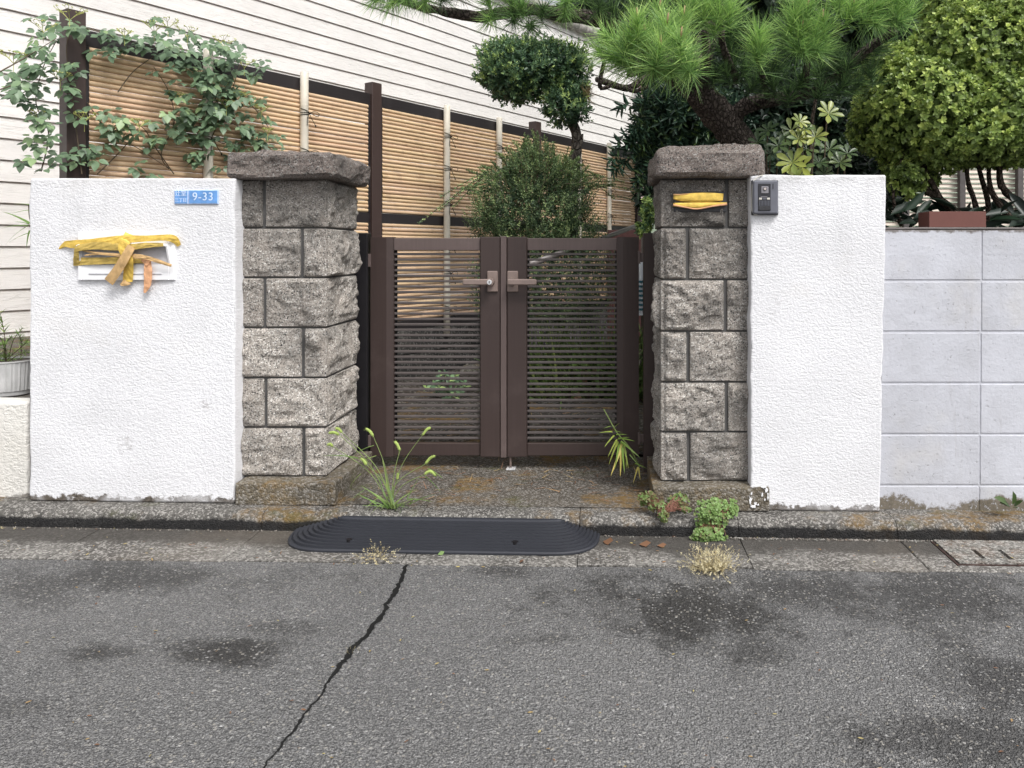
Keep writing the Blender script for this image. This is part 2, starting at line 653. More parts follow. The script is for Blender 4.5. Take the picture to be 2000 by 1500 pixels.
def rock_box(x0, x1, y0, y1, z0, z1, hi=('y-',), amp=0.012, r=0.006, seed=0, res=0.0085, margin=0.008, corner=None, cmargin=0.02, edge_j=0.002, wav=0.0):
    """a dressed stone: rounded edges, a drafted margin and split (quarry) faces"""
    lo = Vector((x0, y0, z0))
    hiV = Vector((x1, y1, z1))
    rnd = random.Random(seed)
    planes = {}
    for key in ('x-', 'x+', 'y-', 'y+', 'z-', 'z+'):
        planes[key] = [(rnd.uniform(0.35, 1.5), rnd.uniform(-7, 7), rnd.uniform(-9, 9)) for _ in range(4)]

    def axis_pts(a, b, fine):
        k = max(2, int((b - a) / (res if fine else 0.06)))
        inner = [a + r + (b - a - 2 * r) * i / k for i in range(k + 1)]
        return [a, a + r * 0.35] + inner + [b - r * 0.35, b]
    V, Fc = [], []
    for key in ('x-', 'x+', 'y-', 'y+', 'z-', 'z+'):
        ax = 'xyz'.index(key[0])
        sgn = 1 if key[1] == '+' else -1
        o1, o2 = [k for k in range(3) if k != ax]
        fine = True if any(h in hi for h in (key,)) else False
        # both axes fine enough so the shared edges stay together
        A = axis_pts(lo[o1], hiV[o1], True)
        B = axis_pts(lo[o2], hiV[o2], True)
        if not fine:
            A = axis_pts(lo[o1], hiV[o1], False)
            B = axis_pts(lo[o2], hiV[o2], False)
        base = len(V)
        for a in A:
            for b in B:
                p = Vector((0, 0, 0))
                p[ax] = hiV[ax] if sgn > 0 else lo[ax]
                p[o1] = a
                p[o2] = b
                q = Vector([min(max(p[k], lo[k] + r), hiV[k] - r) for k in range(3)])
                d = p - q
                if d.length > 1e-9:
                    p2 = q + d.normalized() * r
                else:
                    p2 = p.copy()
                if key in hi:
                    da = min(a - lo[o1], hiV[o1] - a)
                    db = min(b - lo[o2], hiV[o2] - b)
                    ma = margin
                    if corner is not None:
                        cx, cy = corner       # +-1 for the side with the drafted margin
                        if ax == 1:
                            if (cx > 0 and hiV[0] - a < lo[0] * 0 + (a - lo[0])) or (cx < 0 and a - lo[0] < hiV[0] - a):
                                ma = cmargin
                        if ax == 0 and a - lo[1] < hiV[1] - a:
                            ma = cmargin
                    m1 = min(1, max(0, (da - r * 0.5) / (ma)))
                    if ma == cmargin:
                        m1 = min(1, max(0, (da - cmargin * 0.8) / 0.012))
                    m2 = min(1, max(0, (db - r * 0.3) / margin))
                    m = m1 * m2
                    m = m * m * (3 - 2 * m)
                    u_ = a - (lo[o1] + hiV[o1]) / 2
                    v_ = b - (lo[o2] + hiV[o2]) / 2
                    fac = min(c0 + cu * u_ + cv * v_ for (c0, cu, cv) in planes[key])
                    sv = Vector((seed * 3.1, seed * 1.7, ax * 5.0))
                    n1 = mn.noise(p * 9 + sv)
                    n2 = mn.fractal(p * 26 + sv, 0.9, 2.1, 4)
                    n3 = mn.noise(Vector((p.x * 6, p.y * 6, p.z * 15)) + sv)
                    ledge = 0.45 * (1 / (1 + math.exp(-n3 * 28)) - 0.5)
                    hgt = amp * (max(0.0, fac) * 0.75 + 0.5 * n1 + 0.42 * n2 + ledge)
                    hgt = max(hgt, -amp * 0.25)
                    p2[ax] += sgn * hgt * m
                    if edge_j:
                        p2[ax] += sgn * edge_j * mn.noise(p * 30 + sv) * m2
                if wav:
                    p2 += Vector((mn.noise(p2 * 7 + Vector((seed, 0, 0))), mn.noise(p2 * 7 + Vector((0, seed, 9))), mn.noise(p2 * 7 + Vector((5, seed, 3))))) * wav
                V.append(p2)
        nb = len(B)
        for i in range(len(A) - 1):
            for j in range(nb - 1):
                q = (base + i * nb + j, base + (i + 1) * nb + j, base + (i + 1) * nb + j + 1, base + i * nb + j + 1)
                flip = (sgn < 0) ^ (ax == 1)
                Fc.append(q[::-1] if flip else q)
    return V, Fc


# ---- foliage
def tmpl_leaf(w=0.5, fold=0.08, droop=0.1):
    V = np.array([(0, 0, 0), (.5 * w, .32, fold), (.42 * w, .70, fold * .8 - droop * .4), (0, 1, -droop), (-.42 * w, .70, fold * .8 - droop * .4), (-.5 * w, .32, fold), ])
    Fq = np.array([(0, 1, 2, 3), (3, 4, 5, 0)])
    return V, Fq


def tmpl_blade(w=0.03, droop=0.35, seg=3):
    V, Fq = [], []
    for i in range(seg + 1):
        t = i / seg
        ww = w * (1 - t) ** 0.6 * 0.5 if t > 0.3 else w * 0.5
        V += [(-ww, t, -droop * t * t), (ww, t, -droop * t * t)]
        if i:
            a = (i - 1) * 2
            Fq.append((a, a + 1, a + 3, a + 2))
    return np.array(V), np.array(Fq)


def norm(a):
    return a / np.maximum(np.linalg.norm(a, axis=-1, keepdims=True), 1e-9)


def inst(tm, pos, d, nrm, size, tint, rng=None):
    V, Fq = tm
    d = norm(d)
    x = norm(np.cross(d, nrm))
    z = np.cross(x, d)
    n = len(pos)
    s = np.asarray(size).reshape(-1, 1, 1)
    out = pos[:, None, :] + s * (V[None, :, 0:1] * x[:, None, :] + V[None, :, 1:2] * d[:, None, :] + V[None, :, 2:3] * z[:, None, :])
    out = out.reshape(-1, 3)
    FF = (Fq[None] + (np.arange(n) * len(V))[:, None, None]).reshape(-1, Fq.shape[1])
    T = np.repeat(tint, len(V))
    return out, FF, T


def perp(a):
    r = np.where(np.abs(a[:, 2:3]) < 0.9, np.array([[0, 0, 1.0]]), np.array([[1.0, 0, 0]]))
    x = norm(np.cross(a, r))
    return x, np.cross(a, x)


def sprigs(rng, pos, axis, k, length, ang, size, tm, tint, tj=0.12, golden=True, tipbright=0.0):
    """k leaves along each twig; ang in degrees from the twig axis (tip end, base end)"""
    n = len(pos)
    axis = norm(axis)
    X, Y = perp(axis)
    ph0 = rng.uniform(0, 6.28, n)
    PP, DD, NN, SS, TT = [], [], [], [], []
    for j in range(k):
        t = (j + 0.5) / k
        phi = ph0 + j * (2.4 if golden else math.pi / 2 + (math.pi if j % 2 else 0)) + rng.normal(0, 0.15, n)
        A = np.radians(ang[1] + (ang[0] - ang[1]) * t + rng.normal(0, 9, n))
        r = X * np.cos(phi)[:, None] + Y * np.sin(phi)[:, None]
        d = axis * np.cos(A)[:, None] + r * np.sin(A)[:, None]
        nn = axis * np.sin(A)[:, None] - r * np.cos(A)[:, None]
        PP.append(pos + axis * (length * t))
        DD.append(d)
        NN.append(nn + rng.normal(0, 0.15, (n, 3)))
        SS.append(rng.uniform(size[0], size[1], n) * (1 - 0.25 * t))
        TT.append(np.clip(tint + rng.normal(0, tj, n) + tipbright * (t - 0.5), 0, 1))
    return inst(tm, np.concatenate(PP), np.concatenate(DD), np.concatenate(NN), np.concatenate(SS), np.concatenate(TT))


def join(parts):
    V, Fq, T = [], [], []
    o = 0
    for v, f, t in parts:
        V.append(v)
        Fq.append(f + o)
        T.append(t)
        o += len(v)
    return np.concatenate(V), np.concatenate(Fq), np.concatenate(T)


def lobe_pts(rng, lobes, n, depth=0.25, cut=0.8, under=1.0):
    """points near the skins of ellipsoid lobes and outward normals"""
    L = np.array([[*c, *r] for c, r in lobes])
    wts = np.array([l[3] * l[4] + l[3] * l[5] for l in L])
    idx = rng.choice(len(L), size=n, p=wts / wts.sum())
    d = norm(rng.normal(0, 1, (n, 3)))
    rr = 1 - np.abs(rng.normal(0, depth, n))
    p = L[idx, :3] + d * L[idx, 3:] * rr[:, None]
    nr = norm(d / L[idx, 3:])
    keep = np.ones(n, bool)
    for k in range(len(L)):
        q = (p - L[k, :3]) / L[k, 3:]
        ins = (np.linalg.norm(q, axis=1) < cut) & (idx != k)
        keep &= ~ins
    return p[keep], nr[keep], rr[keep]


def foliage(name, data, mat, parent, kind="stuff"):
    V, Fq, T = data
    c = (V.min(0) + V.max(0)) / 2
    me = mesh(name, V - c, Fq, False, T)
    return link(name, me, mat, parent, loc=Vector(c), kind=kind)


def noise_arr(P_, sc, off=0.0):
    return np.array([mn.noise(Vector(p) * sc + Vector((off, off, off))) for p in P_])


# ------------------------------------------------------------------ materials
M_asphalt = asphalt()
M_white = stucco("white stucco", (0.76, 0.76, 0.785, 1))
M_cream = stucco("cream stucco", (0.72, 0.70, 0.66, 1), bz=0.0, sc=62, strength=0.5)
M_granite = granite("granite", 1.32, 1.0)
M_granite_d = granite("dark granite", 1.08)
M_cap = granite("cap granite", 0.78, 1.10)
M_mortar = plain("dark mortar", (0.10, 0.098, 0.096, 1), 0.95, 0.1)
M_kerb = concrete("kerb concrete", (0.085, 0.080, 0.074, 1), (0.165, 0.157, 0.145, 1), 0.5, 170, moss=True, damp=-0.034)
M_kerb_side = M_kerb
M_gutter = concrete("gutter concrete", (0.105, 0.098, 0.090, 1), (0.205, 0.196, 0.182, 1), 0.5, 150, bump=0.6, wetline=True)
M_apron = concrete("gateway concrete", (0.078, 0.068, 0.056, 1), (0.118, 0.104, 0.087, 1), 0.32, 150, moss=True)
M_plinth = concrete("plinth concrete", (0.115, 0.100, 0.078, 1), (0.20, 0.165, 0.115, 1), 0.35, 130, moss=True)
M_cover = concrete("cover concrete", (0.17, 0.165, 0.15, 1), (0.26, 0.25, 0.23, 1), 0.6, 130, rust=0.25)
M_rust = plain("rusty steel", (0.040, 0.022, 0.018, 1), 0.8, 0.3, 0.3, 40, 0.4)
M_soil = concrete("garden soil", (0.030, 0.025, 0.020, 1), (0.065, 0.055, 0.045, 1), 0.3, 60, bump=1.0)
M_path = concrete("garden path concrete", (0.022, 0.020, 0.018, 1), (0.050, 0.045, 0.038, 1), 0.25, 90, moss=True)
M_darkblock = concrete("dark footing", (0.03, 0.03, 0.03, 1), (0.06, 0.057, 0.052, 1), 0.2, 80)
M_siding = siding_mat()
M_groove = plain("siding groove", (0.52, 0.48, 0.46, 1), 0.8)
M_bamboo = bamboo_mat("bamboo", (0.57, 0.39, 0.255, 1), (0.65, 0.48, 0.29, 1), (0.32, 0.20, 0.12, 1))
M_upright = plain("pale bamboo upright", (0.64, 0.59, 0.50, 1), 0.45, 0.35, 0.05, 9)
M_fmetal = brushed("fence frame metal", (0.022, 0.018, 0.019, 1), 0.4)
M_fpost = brushed("fence post metal", (0.052, 0.033, 0.029, 1), 0.45)
M_gate = brushed("gate metal", (0.050, 0.034, 0.031, 1), 0.45)
M_gate_rail = brushed("gate rail metal", (0.108, 0.080, 0.075, 1), 0.5)
M_slat = brushed("gate slat metal", (0.085, 0.072, 0.070, 1), 0.5)
M_black = plain("black metal", (0.010, 0.009, 0.011, 1), 0.45, 0.4)
M_handle = plain("bronze handle", (0.23, 0.175, 0.155, 1), 0.5, 0.4, 0.06)
M_steel = plain("steel lock", (0.55, 0.55, 0.56, 1), 0.3, 0.5)
M_rope = plain("black palm rope", (0.010, 0.010, 0.011, 1), 0.8, 0.2)
M_block = None
M_rubber = plain("black rubber", (0.026, 0.028, 0.036, 1), 0.62, 0.4, 0.03, 8, 0.1, 400)
M_paintwhite = plain("white enamel", (0.83, 0.83, 0.85, 1), 0.35, 0.4, 0.01)
M_boxin = plain("mailbox inside", (0.5, 0.5, 0.53, 1), 0.5)
M_tape = plain("yellow cloth tape", (0.70, 0.48, 0.10, 1), 0.62, 0.3, 0.12, 40, 0.2, 160)
M_tape2 = plain("olive yellow cloth tape", (0.50, 0.36, 0.10, 1), 0.65, 0.3, 0.12, 40, 0.2, 160)
M_kraft = plain("brown tape back", (0.55, 0.36, 0.17, 1), 0.7, 0.25, 0.1, 40, 0.2, 150)
M_peach = plain("peach tape back", (0.66, 0.36, 0.20, 1), 0.7, 0.25, 0.1, 40)
M_blue = plain("blue plate enamel", (0.14, 0.32, 0.66, 1), 0.4, 0.4, 0.1, 30)
M_bluerim = plain("pale blue rim", (0.42, 0.55, 0.80, 1), 0.4, 0.4, 0.1, 60)
M_letter = plain("raised pale lettering", (0.62, 0.72, 0.88, 1), 0.4, 0.4, 0.05, 60)
M_slate = plain("dark slate plate", (0.030, 0.030, 0.034, 1), 0.5, 0.4, 0.2, 40)
M_intercom = plain("grey intercom shell", (0.125, 0.130, 0.155, 1), 0.42, 0.4, 0.04)
M_intercom_d = plain("dark intercom face", (0.020, 0.020, 0.026, 1), 0.3, 0.5, 0.1)
M_intercom_l = plain("camera bezel", (0.22, 0.21, 0.23, 1), 0.35, 0.5, 0.1)
M_lens = plain("camera lens ring", (0.45, 0.40, 0.38, 1), 0.25, 0.5)
M_cable = plain("pale cable", (0.55, 0.53, 0.48, 1), 0.5)
M_pipe = plain("pink grey downpipe", (0.40, 0.30, 0.29, 1), 0.5, 0.3, 0.04)
M_green = plain("pale green render", (0.36, 0.43, 0.34, 1), 0.85, 0.15, 0.06, 8, 0.5, 60)
M_trim = plain("grey green trim", (0.30, 0.38, 0.36, 1), 0.5)
M_tile = plain("pale roof tile", (0.42, 0.40, 0.37, 1), 0.7, 0.2, 0.1)
M_louvre = plain("beige louvre", (0.58, 0.50, 0.43, 1), 0.55, 0.3, 0.05)
M_lpost = plain("grey louvre post", (0.10, 0.09, 0.088, 1), 0.5)
M_terra = plain("brown planter", (0.145, 0.060, 0.050, 1), 0.6, 0.3, 0.05, 9)
M_maroon = plain("maroon panel", (0.07, 0.03, 0.028, 1), 0.6)
M_rail = plain("grey handrail", (0.17, 0.15, 0.145, 1), 0.4, 0.4)
M_pot = plain("grey plastic pot", (0.45, 0.45, 0.45, 1), 0.55, 0.3, 0.08, 20)
M_cloth = plain("white cloth", (0.55, 0.58, 0.62, 1), 0.8)
M_teal = plain("teal stripe", (0.03, 0.10, 0.13, 1), 0.8)
M_stone = concrete("mossy edging stone", (0.06, 0.055, 0.045, 1), (0.14, 0.13, 0.11, 1), 0.3, 80, moss=True)


def bark(name, a, b, sc=40):
    n = N(name, 0.92, 0.15)
    v = n.scale(n.pos, (1, 1, 0.55))
    d = n.voro(sc, 'DISTANCE_TO_EDGE', v)
    g = n.noise(sc * 1.2, 5, 0.7)
    c = n.mix(n.step(n.math('ADD', d, n.math('MULTIPLY', n.math('SUBTRACT', n.noise(sc * 1.7, 4, 0.8), 0.5), 0.35)), 0.02, 0.16), a, b)
    c = n.mix(n.step(g, 0.4, 0.7), c, tuple(x * 0.6 for x in b[:3]) + (1,))
    n.col(c)
    n.bump(n.math('ADD', n.step(d, 0.0, 0.22), n.math('MULTIPLY', g, 0.7)), 1.0, 0.02)
    return n.m


M_pinebark = bark("pine bark", (0.055, 0.044, 0.039, 1), (0.155, 0.128, 0.113, 1), 62)
M_bark = bark("shrub bark", (0.05, 0.04, 0.03, 1), (0.13, 0.10, 0.08, 1), 60)
M_hollybark = bark("holly bark", (0.06, 0.05, 0.045, 1), (0.17, 0.15, 0.13, 1), 30)
M_needle = leafmat("pine needles", (0.050, 0.085, 0.045, 1), (0.225, 0.400, 0.125, 1), (0.56, 0.78, 0.24, 1), 0.45, 0.3)
M_candle = plain("pine candle", (0.38, 0.25, 0.15, 1), 0.6)
M_azalea = leafmat("azalea leaves", (0.070, 0.105, 0.038, 1), (0.250, 0.350, 0.095, 1), (0.60, 0.70, 0.20, 1), 0.4, 0.3)
M_holly = leafmat("box leaved holly leaves", (0.035, 0.075, 0.047, 1), (0.150, 0.260, 0.130, 1), (0.55, 0.70, 0.22, 1), 0.4, 0.22, 0.4)
M_myrtle = leafmat("small bush leaves", (0.036, 0.068, 0.040, 1), (0.175, 0.265, 0.120, 1), (0.50, 0.62, 0.26, 1), 0.45, 0.28)
M_vine = leafmat("vine leaves", (0.070, 0.115, 0.068, 1), (0.155, 0.240, 0.135, 1), (0.32, 0.44, 0.20, 1), 0.45, 0.2, 0.5)
M_vinestem = plain("vine stem", (0.10, 0.075, 0.05, 1), 0.7)
M_flower = plain("yellow green blossom stalks", (0.42, 0.44, 0.14, 1), 0.6)
M_dark = leafmat("dark evergreen leaves", (0.008, 0.017, 0.012, 1), (0.026, 0.052, 0.029, 1), (0.098, 0.150, 0.058, 1), 0.4, 0.15, 0.4)
M_nandina = leafmat("nandina leaves", (0.015, 0.033, 0.024, 1), (0.045, 0.090, 0.057, 1), (0.180, 0.270, 0.075, 1), 0.4, 0.15, 0.4)
M_umbrella = leafmat("umbrella plant leaves", (0.032, 0.058, 0.028, 1), (0.10, 0.155, 0.05, 1), (0.29, 0.32, 0.065, 1), 0.35, 0.2, 0.5)
M_grass = leafmat("grass blades", (0.045, 0.08, 0.025, 1), (0.16, 0.27, 0.07, 1), (0.42, 0.50, 0.16, 1), 0.5, 0.3)
M_lily = leafmat("lily shoot leaves", (0.06, 0.12, 0.03, 1), (0.22, 0.34, 0.06, 1), (0.60, 0.50, 0.13, 1), 0.45, 0.3)
M_herb = leafmat("herb leaves", (0.20, 0.10, 0.07, 1), (0.12, 0.19, 0.05, 1), (0.20, 0.32, 0.10, 1), 0.5, 0.15)
M_hay = leafmat("dry grass", (0.16, 0.09, 0.05, 1), (0.42, 0.34, 0.18, 1), (0.66, 0.60, 0.40, 1), 0.7, 0.2)
M_litter = leafmat("fallen leaf", (0.09, 0.045, 0.025, 1), (0.24, 0.125, 0.07, 1), (0.44, 0.37, 0.15, 1), 0.6, 0.1)


def painted_block():
    n = N("lavender grey painted block", 0.8, 0.2)
    pit = n.voro(130)
    g = n.noise(90, 4, 0.7)
    c = n.mix(n.step(n.noise(2.2, 5, 0.65), 0.35, 0.7), (0.54, 0.55, 0.60, 1), (0.44, 0.445, 0.48, 1))
    c = n.mix(n.math('MULTIPLY', n.step(n.noise(3.3, 4), 0.55, 0.75), 0.3), c, (0.58, 0.55, 0.50, 1))
    sp = n.math('MULTIPLY', n.step(g, 0.62, 0.70), n.step(n.noise(4.5, 5, 0.7), 0.46, 0.62))
    c = n.mix(n.math('MULTIPLY', sp, 0.8), c, (0.20, 0.19, 0.185, 1))
    s = n.sep()
    zz = n.math('SUBTRACT', n.math('ADD', s[2], n.math('MULTIPLY', s[0], 0.0145)), n.math('MULTIPLY', n.noise(13, 6, 0.75), 0.13))
    c = n.mix(n.math('MULTIPLY', n.step(zz, -0.020, -0.036), n.math('MULTIPLY', n.step(n.math('ADD', n.noise(2.4, 7, 0.75), n.math('MULTIPLY', s[2], -2.0)), 0.42, 0.50), n.step(n.noise(75, 4, 0.8), 0.34, 0.44))), c, n.mix(n.noise(60, 3), (0.08, 0.07, 0.055, 1), (0.22, 0.19, 0.15, 1)))
    tz = n.math('ADD', s[2], n.math('MULTIPLY', n.noise(30, 5, 0.7), 0.04))
    c = n.mix(n.math('MULTIPLY', n.step(tz, 1.089, 1.100), 0.85), c, (0.12, 0.10, 0.085, 1))
    # hairline pits and faint vertical run marks, each block a little different
    st = n.math('MULTIPLY', n.step(n.noise(1.0, 4, 0.6, n.scale(n.pos, (22, 22, 1.6))), 0.54, 0.72), n.step(n.noise(1.7, 3), 0.4, 0.6))
    c = n.mix(n.math('MULTIPLY', st, 0.30), c, (0.33, 0.31, 0.29, 1))
    hv = n.new("ShaderNodeHueSaturation")
    n.lk(c, hv.inputs["Color"])
    n.lk(n.math('MULTIPLY_ADD', n.rand(), 0.09, 0.96), hv.inputs["Value"])
    c = hv.outputs[0]
    n.col(c)
    n.bump(n.math('ADD', n.noise(70, 4, 0.6), n.math('MULTIPLY', n.step(g, 0.60, 0.68), -0.8)), 0.5, 0.004)
    return n.m


M_block = painted_block()

# ------------------------------------------------------------------ ground and road
def sheet(name, xs, ys, zf, mat, parent=None, kind="structure", thick=0.0):
    V, Fc = [], []
    for x in xs:
        for y in ys:
            V.append((x, y, zf(x, y)))
    nb = len(ys)
    for i in range(len(xs) - 1):
        for j in range(nb - 1):
            Fc.append((i * nb + j, (i + 1) * nb + j, (i + 1) * nb + j + 1, i * nb + j + 1))
    me = mesh(name, V, Fc)
    o = link(name, me, mat, parent)
    if kind:
        o["kind"] = kind
    return o


def ysheet(name, x0, x1, yb, yf, z, mat, **k):
    return sheet(name, [x0, x1], [yb, yf], z, mat, **k)


Y_ASPH = 2.525
road = sheet("road", [-60, -8, -4, -2, 0, 2, 4, 8, 60], [-60, -10, 0, 1, 2, Y_ASPH - 0.0], lambda x, y: rz_(x), M_asphalt)
sheet("ground", [-70, -5, 0, 5, 70], [2.93, 3.5, 8, 30, 90], lambda x, y: min(gz(x), 0.2) - 0.02 if x > -60 else 0.2, M_soil)

# crack in the asphalt: jagged strip on top, the shade inside painted black
crk = [(795, 1106, 7), (786, 1135, 9), (771, 1165, 12), (752, 1195, 10), (735, 1222, 14), (716, 1250, 12), (692, 1270, 16),
       (678, 1290, 15), (664, 1308, 12), (641, 1345, 7), (617, 1378, 6), (597, 1400, 6), (577, 1430, 8), (546, 1470, 6), (522, 1500, 5), (495, 1540, 5), (440, 1620, 4)]
pts = []
for (u, v, wpx) in crk:
    Y = F * (EYE + 0.075) / (v - V0)
    pts.append((PX(u, Y), Y, wpx * Y / F * 0.5))
V, Fc = [], []
rnd = random.Random(3)
path2 = []
for i in range(len(pts) - 1):
    a, b = pts[i], pts[i + 1]
    for k in range(9):
        t = k / 9
        path2.append([a[j] + (b[j] - a[j]) * t for j in range(3)])
for i, (x, y, hw) in enumerate(path2):
    off = 0.007 * mn.noise(Vector((x * 30, y * 30, 0))) + rnd.uniform(-0.002, 0.002)
    l = hw * rnd.uniform(0.45, 1.15)
    r_ = hw * rnd.uniform(0.45, 1.15)
    z = rz_(x) + 0.0015
    V += [(x + off - l, y, z), (x + off, y, z + 0.0003), (x + off + r_, y, z)]
    if i:
        a = (i - 1) * 3
        Fc += [(a, a + 1, a + 4, a + 3), (a + 1, a + 2, a + 5, a + 4)]
cr = link("crack", mesh("crack", V, Fc), plain("black crack", (0.006, 0.006, 0.006, 1), 0.7), road)

# gutter stones (flat channel blocks)
gut = struct("gutter")
k = 0
rnd = random.Random(5)
XJ0 = PX(200, 2.80)
for i in range(-6, 12):
    x0 = XJ0 + i * 0.6
    x1 = x0 + 0.6
    if 1.0 < x0 < 2.3:      # the drain cover sits here
        continue
    dz = rnd.uniform(-0.001, 0.001)
    zc = rz_((x0 + x1) / 2) + 0.004 + dz
    V, Fc = rock_box(x0 + 0.0010, x1 - 0.0010, Y_ASPH + rnd.uniform(-0.012, 0.012), 2.800, zc - 0.08, zc, hi=('z+',), amp=0.0015, r=0.0022, seed=i + 40, res=0.03)
    V = [Vector((v[0], v[1] + 0.006 * mn.noise(Vector((v[0] * 14, 3, i))), v[2] - 0.0145 * (v[0] - (x0 + x1) / 2))) for v in V]
    MB().add(V, Fc).make("channel_block", M_gutter, gut, smooth=False, fix=False)

# kerb stones, rounded arris
kerb = struct("kerb")
for i in range(-6, 12):
    x0 = XJ0 + i * 0.6 + 0.0014
    x1 = x0 + 0.5972
    prof = [(2.792, -0.14), (2.792, -0.072), (2.796, -0.045), (2.800, -0.028), (2.808, -0.014), (2.822, -0.004), (2.842, 0.0), (2.90, 0.001), (2.96, 0.001), (2.96, -0.14)]
    V, Fc = [], []
    nx = 24
    for j in range(nx + 1):
        x = x0 + (x1 - x0) * j / nx
        e = 0.0015 if j in (0, nx) else 0
        for (y, z) in prof:
            q = Vector((x * 12, y * 12, z * 12))
            V.append((x, y + 0.004 * mn.noise(q * 1.5) + e, gz(x) + z + 0.002 * mn.noise(q + Vector((9, 0, 0))) - e))
        if j:
            a, b = (j - 1) * len(prof), j * len(prof)
            for m_ in range(len(prof) - 1):
                Fc.append((a + m_, b + m_, b + m_ + 1, a + m_ + 1))
    Fc.append(tuple(range(len(prof))))
    Fc.append(tuple(nx * len(prof) + m_ for m_ in range(len(prof)))[::-1])
    MB().add(V, Fc).make("kerb_stone", M_kerb, kerb, smooth=False, fix=True)

# gateway slab and garden path
xs = lerp_list(-1.06, 0.22, 16)
sheet("pavement", lerp_list(-1.45, 0.60, 24), lerp_list(2.90, 3.62, 12), lambda x, y: gz(x) + 0.006 + 0.003 * mn.noise(Vector((x * 6, y * 6, 0))) + (0.0 if y > 2.95 else -0.003), M_apron)
sheet("path", lerp_list(-1.3, 0.7, 12), lerp_list(3.62, 5.3, 14), lambda x, y: gz(x) + 0.012 + 0.02 * mn.noise(Vector((x * 2, y * 2, 0))), M_path)

# ------------------------------------------------------------------ stucco walls
def stucco_wall(name, x0, x1, y0, y1, z0, z1, mat, label, cat, lean=0.0, wob=0.0035, seed=0, slope=True, round_=0.008):
    nx = int((x1 - x0) / 0.03)
    nz_ = int((z1 - z0) / 0.03)
    V, Fc = rock_box(x0, x1, y0, y1, z0, z1, hi=('y-',), amp=0.0, r=round_, seed=seed, res=0.03, edge_j=0.0)
    out = []
    for v in V:
        p = Vector(v)
        q = p * 5 + Vector((seed, 0, 0))
        p.y += wob * mn.noise(q)
        ex = wob * 1.3 * mn.noise(Vector((0, p.z * 9, seed))) + wob * 0.8 * mn.noise(Vector((3, p.z * 33, seed)))
        if v[0] > (x0 + x1) / 2:
            p.x += ex + lean * (p.z - z0) / (z1 - z0)
        else:
            p.x += ex
        if v[2] > (z0 + z1) / 2:
            p.z += wob * mn.noise(Vector((p.x * 7, 0, seed)))
        elif slope:
            p.z += -0.0145 * (p.x - (x0 + x1) / 2)
        out.append(p)
    o = MB().add(out, Fc).make(name, mat, None, smooth=False, fix=False)
    return setp(o, label, cat)


LWX0, LWX1, LWY = PX(57, 2.89), PX(458, 2.89), 2.89
stucco_wall("stucco_wall", LWX0, LWX1, LWY, LWY + 0.17, gz(-1.84) + 0.002, 1.283, M_white,
            "white stucco wall left of the gate holding the taped mailbox and blue address plate", "wall", seed=2)
stucco_wall("stucco_wall", 0.572, PX(1719, 2.90), 2.90, 3.05, gz(0.83) + 0.002, 1.297, M_white,
            "white stucco wall right of the gate with the grey intercom on it", "wall", lean=0.026, seed=5)
stucco_wall("low_wall", -4.2, PX(53, 2.93), 2.93, 3.03, 0.03, 0.404, M_cream,
            "low cream stucco wall at the far left below the potted plant", "wall", seed=9, round_=0.012)
# neighbour's terrace behind the low wall
MB().box(-8.0, LWX0 - 0.02, 3.03, 6.2, -0.1, 0.392, 0.004).make("terrace", M_apron, None, kind="structure")
# dark strip that stands for the shaded gap between low wall and white wall
MB().box(PX(53, 2.93) + 0.002, LWX0 - 0.001, 2.96, 3.02, 0.02, 0.385).make("dark_gap_strip", M_mortar, None, kind="structure")

# ------------------------------------------------------------------ painted block wall
bw = thing("block_wall", (1.10, 2.94, -0.02), "lavender grey painted concrete block wall at the right under the azalea", "wall")
XB = 1.496
rows = [1.0845, 0.8815, 0.6790, 0.4755, 0.2730, 0.0705, -0.13]
MB().box(1.03, 4.0, 2.9450, 3.055, -0.12, 1.083).make("mortar", M_block, bw)
for r in range(6):
    zt, zb = rows[r], rows[r + 1]
    for c in range(-1, 6):
        x0 = XB - 0.002 * r + 0.4 * c
        x1 = x0 + 0.4
        if x0 < 1.05:
            x0 = 1.045
        V, Fc = rock_box(x0 + 0.003, x1 - 0.003, 2.942, 3.05, zb + 0.004, zt - 0.004, hi=('y-',), amp=0.0008, r=0.0028, seed=r * 9 + c, res=0.03, edge_j=0.001)
        MB().add(V, Fc).make("block", M_block, bw, fix=False)
V, Fc = rock_box(1.07, 4.0, 2.943, 3.06, 1.0855, 1.094, hi=('y-', 'z+'), amp=0.003, r=0.003, seed=77, res=0.02, edge_j=0.003, wav=0.003)
MB().add(V, Fc).make("mortar_cap", M_block, bw, fix=False)

